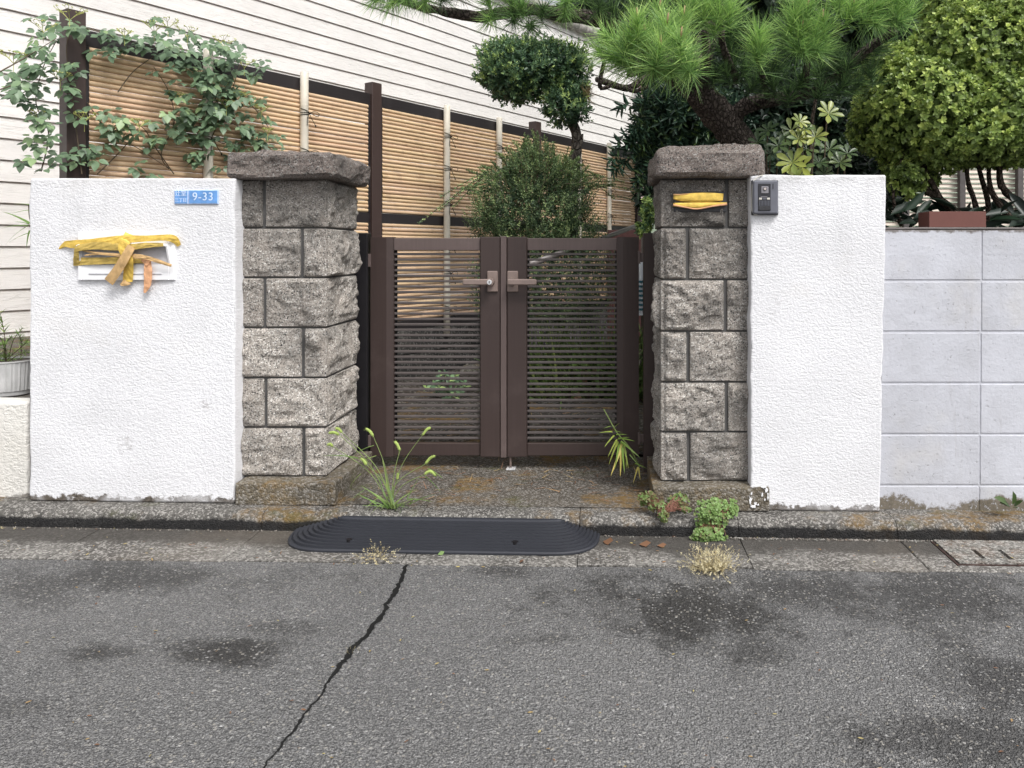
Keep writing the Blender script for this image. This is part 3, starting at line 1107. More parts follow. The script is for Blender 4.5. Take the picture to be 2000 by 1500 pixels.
# ------------------------------------------------------------------ stone gate pillars
YP = 2.96
PD = 0.36
def pillar(side, x0, x1, rows_v, joints_u, label, mats):
    """side +1: inner face looks to +X (left pillar); -1: inner face looks to -X"""
    root = thing("gate_pillar", ((x0 + x1) / 2, YP + PD / 2, 0), label, "gate pillar")
    zs = [PZ(v, YP) for v in rows_v]
    ins = 0.010
    MB().box(x0 + ins, x1 - ins, YP + ins, YP + PD - 0.004, zs[-1] - 0.01, zs[0] + 0.02).make("mortar_core", M_mortar, root)
    for r in range(6):
        zt, zb = zs[r] - 0.0035, zs[r + 1] + 0.0035
        xj = PX(joints_u[r], YP)
        sd = r * 7 + (50 if side > 0 else 90)
        mt = mats[r]
        deep = 0.29 if r % 2 else 0.10
        if side > 0:
            # outer (left) stone, inner (right) corner stone
            V, Fc = rock_box(x0, xj - 0.0065, YP, YP + PD, zb, zt, hi=('y-',), amp=0.015, r=0.006, seed=sd)
            MB().add(V, Fc).make("stone", mt, root, fix=False)
            V, Fc = rock_box(xj + 0.0065, x1, YP, YP + deep - 0.003, zb, zt, hi=('y-', 'x+'), amp=0.017 if deep < .2 else 0.022, r=0.006, seed=sd + 1, corner=(1, 0), cmargin=0.017)
            MB().add(V, Fc).make("stone", mt, root, fix=False)
            V, Fc = rock_box(x1 - 0.16, x1, YP + deep + 0.003, YP + PD, zb, zt, hi=('x+',), amp=0.026, r=0.006, seed=sd + 2)
            MB().add(V, Fc).make("stone", mt, root, fix=False)
        else:
            V, Fc = rock_box(xj + 0.0065, x1, YP, YP + PD, zb, zt, hi=('y-',), amp=0.016, r=0.006, seed=sd)
            MB().add(V, Fc).make("stone", mt, root, fix=False)
            V, Fc = rock_box(x0, xj - 0.0065, YP, YP + PD, zb, zt, hi=('y-', 'x-'), amp=0.024, r=0.006, seed=sd + 1, corner=(-1, 0), cmargin=0.017)
            # one long quarry face towards the opening
            MB().add(V, Fc).make("stone", mt, root, fix=False)
    return root, zs


lp, lz = pillar(1, PX(470, YP), PX(638, YP), [349, 445, 542, 640, 738, 835, 931], [515, 589, 516, 591, 518, 592],
                "stone gate pillar left of the gate with a thick rough cap and nothing mounted on it", [M_granite_d, M_granite, M_granite, M_granite, M_granite, M_granite])
rp, rz = pillar(-1, PX(1290, YP), PX(1467, YP), [349, 444.5, 546, 647, 746.5, 844, 940], [1420, 1343, 1417, 1344, 1419, 1345],
                "stone gate pillar right of the gate carrying the nameplate slot covered with yellow tape", [M_granite_d, M_granite_d, M_granite, M_granite, M_granite, M_granite])
# caps
V, Fc = rock_box(PX(441, 2.895), -1.057, 2.895, 3.335, PZ(348, 2.895), PZ(296, 2.895), hi=('y-', 'x+', 'z+'), amp=0.016, r=0.016, seed=301, res=0.014, margin=0.012, wav=0.006)
MB().add(V, Fc).make("capstone", M_cap, lp, fix=False)
V, Fc = rock_box(PX(1279, 2.895), PX(1497, 2.895), 2.895, 3.335, PZ(345, 2.895), PZ(291, 2.895), hi=('y-', 'x-', 'z+'), amp=0.016, r=0.016, seed=302, res=0.014, margin=0.012, wav=0.009)
MB().add(V, Fc).make("capstone", M_cap, rp, fix=False)
# bed joint under the caps
MB().box(PX(474, YP), PX(634, YP), 2.975, 3.30, lz[0] - 0.004, PZ(348, 2.895) + 0.01).make("cap_bed", M_mortar, lp)
MB().box(PX(1294, YP), PX(1462, YP), 2.975, 3.30, rz[0] - 0.004, PZ(345, 2.895) + 0.01).make("cap_bed", M_mortar, rp)
# plinths
V, Fc = rock_box(PX(459, 2.88), PX(655, 2.88), 2.88, 3.34, gz(-1.2) + 0.001, 0.099, hi=('y-', 'x+', 'z+'), amp=0.002, r=0.005, seed=303, res=0.02, wav=0.003)
MB().add(V, Fc).make("plinth", M_plinth, lp, fix=False)
V, Fc = rock_box(PX(1276, 2.88), PX(1503, 2.88), 2.88, 3.34, gz(0.4) + 0.001, 0.080, hi=('y-', 'x-', 'z+'), amp=0.002, r=0.005, seed=304, res=0.02, wav=0.003)
MB().add(V, Fc).make("plinth", M_plinth, rp, fix=False)
# leftover flakes of white paint on the right plinth
rnd = random.Random(8)
fl = MB()
for (u, v, ru, rv) in [(1466, 978, 3, 10), (1471, 989, 6, 3), (1476, 984, 3, 3), (1497, 958, 2.5, 7), (1492, 952, 5, 2), (1478, 949, 7, 2), (1489, 966, 1.8, 4), (1468, 964, 2, 3), (1481, 986, 2, 2), (1500, 970, 1.5, 6), (1494, 976, 1.5, 2), (1470, 950, 4, 2.5)]:
    y = 2.8755
    c = P(u, v, y)
    nn = 17
    ring = []
    for k in range(nn):
        a = 2 * math.pi * k / nn
        rr = rnd.uniform(0.35, 1.35)
        ring.append((c.x + math.cos(a) * ru * rr * y / F, y, c.z + math.sin(a) * rv * rr * y / F))
    ring2 = [(x, y + 0.006, z) for (x, _, z) in ring]
    fl.add(ring + ring2, [tuple(range(nn))] + [(k, nn + k, nn + (k + 1) % nn, (k + 1) % nn) for k in range(nn)])
fl.make("paint_flake", M_paintwhite, rp, kind="stuff")

# ------------------------------------------------------------------ gate
YG = 3.37
def GX(u):
    return PX(u, YG)


def GZ(v):
    return PZ(v, YG)


def gate_post(x0, x1, mat, label):
    g = gz((x0 + x1) / 2)
    o = MB().box(x0, x1, YG - 0.005, YG + 0.055, g, GZ(455), 0.003).make("post", mat)
    o.name = "gate_post"
    return setp(o, label, "gate post", "slim posts the gate leaves hang from")


gate_post(GX(690), GX(718), M_black, "slim black gate post beside the left stone pillar")
gate_post(GX(1257), GX(1284), M_gate, "slim brown gate post beside the right stone pillar")

slat_me = {}
def slat_mesh(L):
    key = round(L, 4)
    if key not in slat_me:
        b = MB().box(-L / 2, L / 2, -0.008, 0.008, -0.0056, 0.0056, 0.0022)
        slat_me[key] = mesh("slat", b.v, b.f)
        slat_me[key].materials.append(M_slat)
    return slat_me[key]


def leaf_gate(us, label, right):
    uo0, uo1, ui0, ui1 = us      # outer stile, inner stile (pixel columns)
    xa, xb = sorted([GX(uo0), GX(uo1)])
    xc, xd = sorted([GX(ui0), GX(ui1)])
    root = thing("gate_leaf", ((xa + xd) / 2, YG + 0.02, GZ(892)), label, "gate")
    zt, zb = GZ(463), GZ(892)
    # outer stile, two faced section
    fold = xa + (xb - xa) * (0.72 if not right else 0.28)
    V, Fc = [], []
    if not right:
        sec = [(xa, YG + 0.012), (fold - 0.001, YG), (xb, YG + 0.006), (xb, YG + 0.045), (xa, YG + 0.045)]
    else:
        sec = [(xa, YG + 0.006), (fold, YG), (xb, YG + 0.010), (xb, YG + 0.045), (xa, YG + 0.045)]
    for z in (zb, zt):
        for (x, y) in sec:
            V.append((x, y, z))
    n5 = len(sec)
    Fc = [tuple(range(n5))[::-1], tuple(range(n5, 2 * n5))] + [(i, (i + 1) % n5, n5 + (i + 1) % n5, n5 + i) for i in range(n5)]
    MB().add(V, Fc).make("stile", M_gate, root)
    MB().box(xc, xd, YG - 0.004, YG + 0.045, zb - 0.001, zt + 0.001, 0.003).make("stile", M_gate, root)
    rx0, rx1 = (xb + 0.0005, xc - 0.0005) if not right else (xd + 0.0005, xa - 0.0005)
    MB().box(rx0, rx1, YG + 0.008, YG + 0.040, GZ(489), GZ(465), 0.002).make("rail", M_gate_rail, root)
    MB().box(rx0, rx1, YG + 0.008, YG + 0.040, GZ(891), GZ(867), 0.002).make("rail", M_gate, root)
    L = rx1 - rx0 + 0.004
    me = slat_mesh(L)
    for i in range(35):
        link("slat", me, M_slat, root, ((rx0 + rx1) / 2, YG + 0.026, GZ(496.4 + i * 10.64)), rot=(R(random.uniform(-3, 3)), 0, 0))
    # narrow black strips painted as the shade in the gaps at the slat ends
    for x in (rx0 + 0.004, rx1 - 0.004):
        MB().box(x - 0.0035, x + 0.0035, YG + 0.036, YG + 0.042, GZ(867), GZ(489)).make("slat_gap_strip", M_black, root)
    return root


gl = leaf_gate((722, 768, 938, 977), "left leaf of the brown slatted gate with the keyhole on its handle", False)
gr = leaf_gate((1248, 1205, 990.5, 1029), "right leaf of the brown slatted gate with the plain handle without keyhole", True)
MB().box(GX(978), GX(989.5), YG - 0.009, YG + 0.030, GZ(893), GZ(461.5), 0.002).make("meeting_strip", M_gate_rail, gl)
# fix the long side of the leaf on the right: hinges
for v0, v1 in ((490, 515), (845, 868)):
    MB().box(GX(1246), GX(1251), YG - 0.004, YG + 0.02, GZ(v1), GZ(v0), 0.001).box(GX(1250), GX(1258), YG + 0.004, YG + 0.016, GZ(v1 - 4), GZ(v0 + 4), 0.001).make("hinge", M_gate_rail, gr)
    MB().box(GX(718), GX(723), YG + 0.004, YG + 0.02, GZ(v1 + 6), GZ(v0 + 6), 0.001).make("hinge", M_gate_rail, gl)
# drop bolt
MB().tube([(GX(996), YG + 0.02, GZ(893)), (GX(996), YG + 0.02, gz(-0.4) + 0.008)], 0.0055, 10).make("drop_bolt", M_handle, gr, smooth=True)
o = MB().box(GX(988), GX(1006), YG - 0.003, YG + 0.045, gz(-0.4) + 0.006, gz(-0.4) + 0.012, 0.001).make("bolt_plate", M_steel)
setp(o, "small steel floor plate under the gate drop bolt", "floor plate")


def handle(root, uc0, uc1, ul0, ul1, lock, right):
    h = MB().box(GX(uc0), GX(uc1), YG - 0.016, YG - 0.004, GZ(570), GZ(529), 0.004).make("handle", M_handle, root)
    hub = GX(1000 if right else 960)
    zc = GZ(550)
    MB().tube([(hub, YG - 0.014, zc), (hub, YG - 0.055, zc)], [0.0175, 0.0165], 20).make("hub", M_handle, h, smooth=False)
    x0, x1 = GX(ul0), GX(ul1)
    MB().box(min(x0, x1), max(x0, x1), YG - 0.062, YG - 0.042, zc - 0.0135, zc + 0.0135, 0.0045).make("lever", M_handle, h)
    if lock:
        MB().tube([(hub, YG - 0.060, zc), (hub, YG - 0.0665, zc)], [0.0115, 0.0105], 20).make("key_cylinder", M_steel, h)
        MB().box(hub - 0.0015, hub + 0.0015, YG - 0.0685, YG - 0.0665, zc - 0.005, zc + 0.005).make("keyhole", M_black, h)


handle(gl, 952, 973, 908, 963, True, False)
handle(gr, 991, 1012.5, 994, 1050, False, True)

# ------------------------------------------------------------------ bamboo screen fence
FA = Vector((PX(142, 3.94), 3.94, 0))
FD = Vector((0.5345, 0.8452, 0)).normalized()
FN = Vector((0.8452, -0.5345, 0)).normalized()       # towards the gate side
FROT = math.atan2(FD.y, FD.x)
fence = thing("bamboo_fence", FA + FD * 3, "bamboo screen fence with dark frame running back behind the gate", "fence")


def fp(t, off, z):
    return FA + FD * t + FN * off + Vector((0, 0, z))


def fbox(name, t0, t1, o0, o1, z0, z1, mat, bev=0.002):
    b = MB().box(-(t1 - t0) / 2, (t1 - t0) / 2, -(o1 - o0) / 2, (o1 - o0) / 2, -(z1 - z0) / 2, (z1 - z0) / 2, bev)
    me = mesh(name, b.v, b.f)
    return link(name, me, mat, fence, fp((t0 + t1) / 2, (o0 + o1) / 2, (z0 + z1) / 2), rot=(0, 0, FROT))


TP = [0.0, 2.0, 4.0, 6.0]
for i, t in enumerate(TP):
    # local Y points away from the gate side, so offsets are mirrored
    fbox("post", t - 0.045, t + 0.045, -0.045, 0.045, 0.30, 2.27, M_fpost, 0.003)
for i in range(3):
    a, b = TP[i] + 0.046, TP[i + 1] - 0.046
    for (z0, z1) in ((2.098, 2.183), (1.213, 1.287), (0.375, 0.448)):
        fbox("rail", a, b, -0.012, 0.022, z0, z1, M_fmetal)
    for (s0, s1) in ((a, a + 0.022), (b - 0.022, b)):
        fbox("side_strip", s0, s1, -0.010, 0.024, 0.449, 1.212, M_fmetal)
        fbox("side_strip", s0, s1, -0.010, 0.024, 1.288, 2.097, M_fmetal)
        for z in (2.16, 2.12, 1.27, 1.23):
            pass
# bamboo poles: variants with nodes
def pole_mesh(L, r, seed, n=9):
    rnd = random.Random(seed)
    V, Fc = [], []
    xs = []
    x = -L / 2
    nodes = []
    p = -L / 2 + rnd.uniform(0.05, 0.3)
    while p < L / 2 - 0.03:
        nodes.append(p)
        p += rnd.uniform(0.20, 0.34)
    st = [(-L / 2, r)]
    for q in nodes:
        st += [(q - 0.008, r), (q - 0.003, r * 1.07), (q, r * 0.97), (q + 0.003, r * 1.10), (q + 0.010, r)]
    st.append((L / 2, r * 0.97))
    for i, (x, rr) in enumerate(st):
        sag = 0.0015 * math.sin(x * 3 + seed)
        for k in range(n):
            a = 2 * math.pi * k / n
            V.append((x, rr * math.cos(a), rr * math.sin(a) + sag))
        if i:
            a0, b0 = (i - 1) * n, i * n
            for k in range(n):
                Fc.append((a0 + k, a0 + (k + 1) % n, b0 + (k + 1) % n, b0 + k))
    me = mesh("bamboo_pole", V, Fc, smooth=True)
    me.materials.append(M_bamboo)
    return me


LB = 2.0 - 0.092 - 0.044
variants = [pole_mesh(LB, 0.0149, s) for s in range(7)]
rnd = random.Random(12)
for i in range(3):
    tm = (TP[i] + TP[i + 1]) / 2
    for (z0, z1) in ((1.288, 2.097), (0.449, 1.212)):
        k = int(round((z1 - z0) / 0.030))
        for j in range(k):
            z = z0 + (z1 - z0) * (j + 0.5) / k
            sgn = rnd.choice((1, -1))
            link("bamboo_pole", rnd.choice(variants), M_bamboo, fence, fp(tm, 0.012 + rnd.uniform(-0.002, 0.002), z),
                 rot=(rnd.uniform(0, 6.28), R(rnd.uniform(-0.08, 0.08)), FROT + (math.pi if sgn < 0 else 0)), scale=(1, sgn, 1))
# pale uprights and their rope ties
UPR = [0.70, 1.366, 2.73, 3.40, 4.70, 5.30]
def upr_mesh():
    V, Fc = [], []
    r = 0.0275
    st = [(0.30, r * 0.85), (0.301, r), (0.62, r), (0.63, r * 1.05), (0.637, r * 0.98), (0.643, r * 1.05), (0.655, r), (1.33, r), (1.338, r * 1.05), (1.345, r * 0.98), (1.352, r * 1.05),
          (1.36, r), (1.99, r), (1.996, r * 1.05), (2.003, r * 0.98), (2.01, r * 1.05), (2.02, r), (2.215, r), (2.2185, r * 0.9)]
    return tube([(0, 0, z) for z, _ in st], [q for _, q in st], 14)


V, Fc = upr_mesh()
ume = mesh("upright_pole", V, Fc, True)
ume.materials.append(M_upright)
tie = MB()
rr = 0.0022
def arc_pts(a0, a1, rad, zf, n=9):
    return [(rad * math.cos(a0 + (a1 - a0) * i / n), rad * math.sin(a0 + (a1 - a0) * i / n), zf(i / n)) for i in range(n + 1)]
# local +X along the fence, -Y towards the gate side
tie.tube(arc_pts(math.pi, 2 * math.pi, 0.0305, lambda t: 0.030 - 0.030 * t), rr, 5)
tie.tube(arc_pts(math.pi, 2 * math.pi, 0.0305, lambda t: -0.016 + 0.014 * t), rr, 5)
tie.tube(arc_pts(math.pi, 1.9 * math.pi, 0.0315, lambda t: 0.008 * t), rr, 5)
kx, ky = 0.022, -0.024
tie.tube([(kx - 0.004, ky, -0.004), (kx + 0.008, ky - 0.006, 0.004)], 0.0055, 6)
tie.tube(smooth_path([(kx, ky, 0), (kx + 0.035, ky - 0.012, 0.018), (kx + 0.07, ky - 0.012, 0.006), (kx + 0.055, ky - 0.01, -0.014), (kx + 0.01, ky - 0.006, 0.0)], 4), rr, 5)
tie.tube(smooth_path([(kx, ky, 0), (kx + 0.01, ky - 0.008, -0.03), (kx + 0.04, ky - 0.01, -0.075)], 4), rr, 5)
tie.tube(smooth_path([(kx, ky, 0), (kx - 0.02, ky - 0.008, -0.035), (kx - 0.022, ky - 0.008, -0.085)], 4), rr, 5)
tie.tube([(kx + 0.04, ky - 0.01, -0.075), (kx + 0.044, ky - 0.01, -0.088)], 0.0045, 5)
tme = mesh("rope_tie", tie.v, tie.f, True)
tme.materials.append(M_rope)
for t in UPR:
    link("upright_pole", ume, M_upright, fence, fp(t, 0.052, 0))
    for z in (1.95, 1.675, 1.385, 1.08, 0.80, 0.52):
        link("rope_tie", tme, M_rope, fence, fp(t, 0.052, z + rnd.uniform(-0.012, 0.012)), rot=(0, 0, FROT))
# dark footing under the fence
foot = thing("footing_wall", FA + FD * 3, "dark mossy block footing below the bamboo fence behind the gate", "wall")
for j in range(15):
    for kz in range(2):
        t0 = -0.1 + 0.42 * j + (0.2 if kz else 0)
        b = MB()
        V, Fc = rock_box(-0.207, 0.207, -0.06, 0.06, -0.092, 0.092, hi=(), r=0.005, seed=j)
        if j == 0 and kz == 0:
            bme = mesh("block", V, Fc)
            bme.materials.append(M_darkblock)
        link("block", bme, M_darkblock, foot, fp(t0 + 0.21, -0.02 + 0.004 * ((j * 7) % 3), 0.085 + kz * 0.19), rot=(0, 0, FROT))

# ------------------------------------------------------------------ neighbouring house with lap siding
SA = Vector((PX(0, 5.16), 5.16, 0))
house = thing("house", SA + FD * 4, "white house clad in horizontal lap siding behind the bamboo fence", "house")
T0, T1 = -4.5, 8.92
LEN = T1 - T0
ztop = 4.25
zb0 = PZ(649, 5.16 + 0.0) - 0.002
exp_ = 0.1505
b = MB()
b.add([(-LEN / 2, 0, 0), (LEN / 2, 0, 0), (LEN / 2, 0.014, 0.0), (-LEN / 2, 0.014, 0.0),
       (-LEN / 2, 0.012, 0.139), (LEN / 2, 0.012, 0.139), (LEN / 2, 0.02, 0.139), (-LEN / 2, 0.02, 0.139), ],
      [(0, 1, 5, 4), (3, 2, 1, 0), (4, 5, 6, 7), (0, 4, 7, 3), (1, 2, 6, 5), (2, 3, 7, 6)])
sme = mesh("siding_board", b.v, b.f)
sme.materials.append(M_siding)


def sp(t, off, z):
    return SA + FD * t + FN * off + Vector((0, 0, z))


z = zb0 - exp_ * 2
while z < ztop:
    link("siding_board", sme, M_siding, house, sp((T0 + T1) / 2, 0.018, z), rot=(0, 0, FROT))
    z += exp_
bb = MB().box(-LEN / 2, LEN / 2, 0, 5.0, 0.0, z - 0.003)
wme = mesh("wall", bb.v, bb.f)
link("wall", wme, M_groove, house, sp((T0 + T1) / 2, 0.001, 0.0), rot=(0, 0, FROT))
zroof = z
# tiled verge along the top of the wall
tv = MB()
V, Fc = tube([(0, -0.10, 0.03), (0, 0.5, 0.16)], [0.10, 0.10], 10)
tme2 = mesh("roof_tile", V, Fc, True)
tme2.materials.append(M_tile)
t = 5.2
while t < T1:
    link("roof_tile", tme2, M_tile, house, sp(t, 0.02, zroof - 0.02), rot=(0, 0, FROT))
    t += 0.19
# corner downpipe
pp = P(1252, 300, 12.55)
dp = MB().tube([(pp.x, 12.5, 0.1), (pp.x, 12.5, 4.6)], 0.047, 14)
for z in (0.9, 1.85, 2.8, 3.75):
    dp.tube([(pp.x, 12.5, z), (pp.x, 12.5, z + 0.06)], 0.056, 14)
dp.make("downpipe", M_pipe, house, smooth=True)

# pale green house beyond
gh = thing("house", (3.5, 13.5, 0), "pale green rendered house far behind the right stone pillar", "house")
gx = PX(1262, 12.7)
MB().box(gx + 0.06, 7.5, 12.72, 17, 0, 5.2).make("wall", M_green, gh)
MB().box(gx, gx + 0.06, 12.66, 12.9, 0, 5.2, 0.004).make("corner_trim", M_trim, gh)
MB().box(gx - 0.035, gx - 0.005, 12.70, 12.9, 0, 5.2, 0.004).make("corner_trim", M_lpost, gh)
MB().box(3.0, 4.4, 12.70, 12.719, 1.2, 2.6).make("window", M_slate, gh)

# maroon panel behind the handrail
o = MB().box(PX(1186, 7.6), PX(1262, 7.6), 7.6, 7.7, 0.0, PZ(449, 7.6), 0.004).make("maroon_panel", M_maroon)
setp(o, "maroon panel seen just above the right gate leaf by the handrail", "cabinet")

# ------------------------------------------------------------------ louvre fence behind the azalea
lv = thing("louvre_fence", (3.2, 6.0, 0), "beige slatted louvre fence seen under the azalea crown at the right", "fence")
lx0, lx1 = PX(1650, 6.0), 4.6
b = MB()
LL = (lx1 - lx0)
b.add([(-LL / 2, -0.014, -0.015), (LL / 2, -0.014, -0.015), (LL / 2, 0.004, 0.016), (-LL / 2, 0.004, 0.016),
       (-LL / 2, -0.008, -0.016), (LL / 2, -0.008, -0.016), (LL / 2, 0.008, 0.014), (-LL / 2, 0.008, 0.014)],
      [(0, 1, 2, 3), (4, 7, 6, 5), (0, 4, 5, 1), (3, 2, 6, 7), (0, 3, 7, 4), (1, 5, 6, 2)])
lme = mesh("slat", b.v, b.f)
lme.materials.append(M_louvre)
z = 0.95
while z < 2.1:
    link("slat", lme, M_louvre, lv, ((lx0 + lx1) / 2, 6.0, z))
    z += 0.0385
for u in (1660, 1768, 1877, 1990, 2100):
    x = PX(u, 5.96)
    MB().box(x - 0.024, x + 0.024, 5.93, 5.975, 0.0, 2.15, 0.003).make("post", M_lpost, lv)

# raised planting bed behind the block wall
MB().box(0.62, 5.0, 3.07, 5.7, -0.02, 0.97, 0.01).make("planting_bed", M_soil, None, kind="structure")


# ------------------------------------------------------------------ mailbox sealed with tape
YW = LWY
mb = thing("mailbox", P(250, 500, YW), "white built-in mailbox slot sealed with yellow tape in the left white wall", "mailbox")
X0, X1, Z0, Z1 = PX(156, YW), PX(344, YW), PZ(547, YW), PZ(455, YW)
sx0, sx1, sz0, sz1 = PX(163, YW), PX(333, YW), PZ(516, YW), PZ(477, YW)
fr = MB()
fr.box(X0, sx0, YW - 0.012, YW + 0.004, Z0, Z1, 0.002)
fr.box(sx1, X1, YW - 0.012, YW + 0.004, Z0, Z1, 0.002)
fr.box(sx0, sx1, YW - 0.012, YW + 0.004, sz1, Z1, 0.002)
fr.box(sx0, sx1, YW - 0.012, YW + 0.004, Z0, sz0, 0.002)
fr.make("frame", M_paintwhite, mb)
# hood over the slot and slanted flap
hd = MB()
hd.add([(sx0, YW - 0.012, sz1 + 0.004), (sx1, YW - 0.012, sz1 + 0.004), (sx1 + 0.004, YW - 0.034, sz1 - 0.004), (sx0 - 0.004, YW - 0.034, sz1 - 0.004),
        (sx0, YW - 0.012, sz1 - 0.001), (sx1, YW - 0.012, sz1 - 0.001), (sx1 + 0.004, YW - 0.034, sz1 - 0.008), (sx0 - 0.004, YW - 0.034, sz1 - 0.008)],
       [(0, 1, 2, 3), (7, 6, 5, 4), (3, 2, 6, 7), (0, 3, 7, 4), (1, 5, 6, 2)])
for x in (sx0 - 0.006, sx1):
    hd.add([(x, YW - 0.012, sz1), (x + 0.006, YW - 0.012, sz1), (x + 0.006, YW - 0.034, sz1 - 0.006), (x, YW - 0.034, sz1 - 0.006), (x, YW - 0.012, sz0), (x + 0.006, YW - 0.012, sz0)],
           [(0, 3, 4), (1, 5, 2), (3, 2, 5, 4), (0, 1, 2, 3)])
hd.make("hood", M_paintwhite, mb)
MB().add([(sx0, YW - 0.0115, sz0), (sx1, YW - 0.0115, sz0), (sx1, YW - 0.004, sz1 - 0.006), (sx0, YW - 0.004, sz1 - 0.006),
          (sx0, YW - 0.009, sz0), (sx1, YW - 0.009, sz0), (sx1, YW - 0.001, sz1 - 0.006), (sx0, YW - 0.001, sz1 - 0.006)],
         [(0, 1, 2, 3), (7, 6, 5, 4), (2, 6, 7, 3), (0, 4, 5, 1)]).make("flap", M_boxin, mb)
MB().box(sx0, sx1, YW + 0.0, YW + 0.003, sz0, sz1).make("back_plate", M_boxin, mb)
MB().box(PX(178, YW), PX(320, YW), YW - 0.0150, YW - 0.0105, PZ(535.5, YW), PZ(533.5, YW), 0.0006).make("shadow_line", M_boxin, mb)  # grey strip painted in as a shadow line low on the plate


def strip(pts, mat, name="tape_strip", nseg=4, seed=0, parent=None, thick=0.0012, crease=0.0025, wmul=1.28):
    """cloth tape: pts = (u, v, width px, distance in front of the wall)"""
    rnd = random.Random(seed)
    ctr = smooth_path([Vector((u, v, d)) for (u, v, w_, d) in pts], nseg)
    m = len(ctr)
    ws = []
    for i in range(m):
        f = i / (m - 1) * (len(pts) - 1)
        a = int(min(f, len(pts) - 2))
        ws.append(pts[a][2] + (pts[a + 1][2] - pts[a][2]) * (f - a))
    V, Fc = [], []
    na = 5
    for i in range(m):
        c = ctr[i]
        d = ctr[min(i + 1, m - 1)] - ctr[max(i - 1, 0)]
        d.z = 0
        d.normalize()
        nrm = Vector((-d.y, d.x, 0))
        for side_ in (0, 1):
            for k in range(na):
                t = k / (na - 1) - 0.5
                wv = ws[i] * wmul * (1 + rnd.uniform(-0.04, 0.04))
                q = c + nrm * wv * t
                dist = c.z + crease * mn.noise(Vector((q.x * 0.12, q.y * 0.25, seed))) * 1.0 + 0.0006 * math.cos(t * 6)
                y = YTAPE - dist - (0 if side_ else -thick)
                V.append(P(q.x, q.y, y))
        if i:
            for side_ in (0, 1):
                a = (i - 1) * 2 * na + side_ * na
                b_ = i * 2 * na + side_ * na
                for k in range(na - 1):
                    q = (a + k, a + k + 1, b_ + k + 1, b_ + k)
                    Fc.append(q if side_ == 0 else q[::-1])
            a = (i - 1) * 2 * na
            b_ = i * 2 * na
            Fc.append((a, b_, b_ + na, a + na))
            Fc.append((a + na - 1, a + 2 * na - 1, b_ + 2 * na - 1, b_ + na - 1))
    Fc.append(tuple(range(na)) + tuple(range(2 * na - 1, na - 1, -1)))
    e = (m - 1) * 2 * na
    Fc.append(tuple(e + k for k in range(na)) + tuple(e + k for k in range(2 * na - 1, na - 1, -1)))
    return MB().add(V, Fc).make(name, mat, parent, smooth=False)


YTAPE = YW
strip([(150, 485, 7, .030), (149, 500, 8, .028), (150, 516, 9, .014)], M_tape2, seed=11, parent=mb)
strip([(143, 511, 13, .010), (175, 510, 11, .020), (215, 509, 10, .024), (255, 508, 10, .026), (290, 508, 10, .016)], M_tape2, seed=3, parent=mb)
strip([(147, 486, 9, .034), (180, 480, 11, .040), (215, 481, 12, .042), (250, 483, 10, .043), (285, 479, 8, .041), (319, 478, 5, .040)], M_tape2, seed=2, parent=mb)
strip([(115, 486, 1.5, .004), (128, 477, 9, .010), (142, 477, 12, .016), (175, 475, 13, .036), (210, 470, 11, .041), (245, 467, 12, .044), (285, 466, 9, .042), (320, 464, 9, .036), (340, 467, 12, .022), (350, 480, 6, .006)], M_tape, seed=1, parent=mb)
strip([(160, 489, 2, .026), (195, 495, 4, .036), (240, 498, 4, .042), (275, 500, 5, .040), (305, 509, 6, .036), (335, 519, 4, .030)], M_kraft, seed=4, parent=mb)
strip([(165, 499, 2, .028), (195, 496, 3, .034), (245, 501, 4, .041), (285, 504, 4, .040)], M_kraft, seed=14, parent=mb)
strip([(252, 456, 12, .014), (246, 470, 15, .046), (240, 485, 15, .047), (250, 505, 14, .046), (251, 528, 15, .026), (249, 550, 15, .018)], M_tape, seed=5, parent=mb)
strip([(250, 548, 15, .017), (243, 553, 9, .020), (235, 556, 3, .022)], M_kraft, seed=15, parent=mb)
strip([(288, 506, 9, .024), (289, 530, 13, .028), (288, 555, 11, .024), (282, 572, 3, .022)], M_peach, seed=6, parent=mb)
strip([(278, 504, 8, .028), (291, 515, 12, .030)], M_peach, seed=16, parent=mb)
strip([(257, 481, 13, .052), (244, 503, 14, .055), (229, 528, 15, .046), (212, 551, 16, .034)], M_kraft, seed=7, parent=mb)

# ------------------------------------------------------------------ blue address plates
def text_obj(body, size, mat, parent, loc, ext=0.0012, sxy=1.0, spacing=1.0, off=0.0):
    cu = bpy.data.curves.new("lettering", 'FONT')
    cu.body = body
    cu.size = size
    cu.extrude = ext
    cu.bevel_depth = 0.0
    cu.align_x = 'CENTER'
    cu.align_y = 'CENTER'
    cu.space_character = spacing
    cu.materials.append(mat)
    cu.offset = off
    tmp = bpy.data.objects.new("lettering_source", cu)
    C.objects.link(tmp)
    dg = bpy.context.evaluated_depsgraph_get()
    me = bpy.data.meshes.new_from_object(tmp.evaluated_get(dg))
    bpy.data.objects.remove(tmp)
    me.materials.clear()
    me.materials.append(mat)
    o = bpy.data.objects.new("lettering", me)
    C.objects.link(o)
    o.parent = parent
    o.location = Vector(loc) - WL[parent.name]
    o.rotation_euler = (R(90), 0, 0)
    o.scale = (sxy, 1, 1)
    WL[o.name] = Vector(loc)
    return o


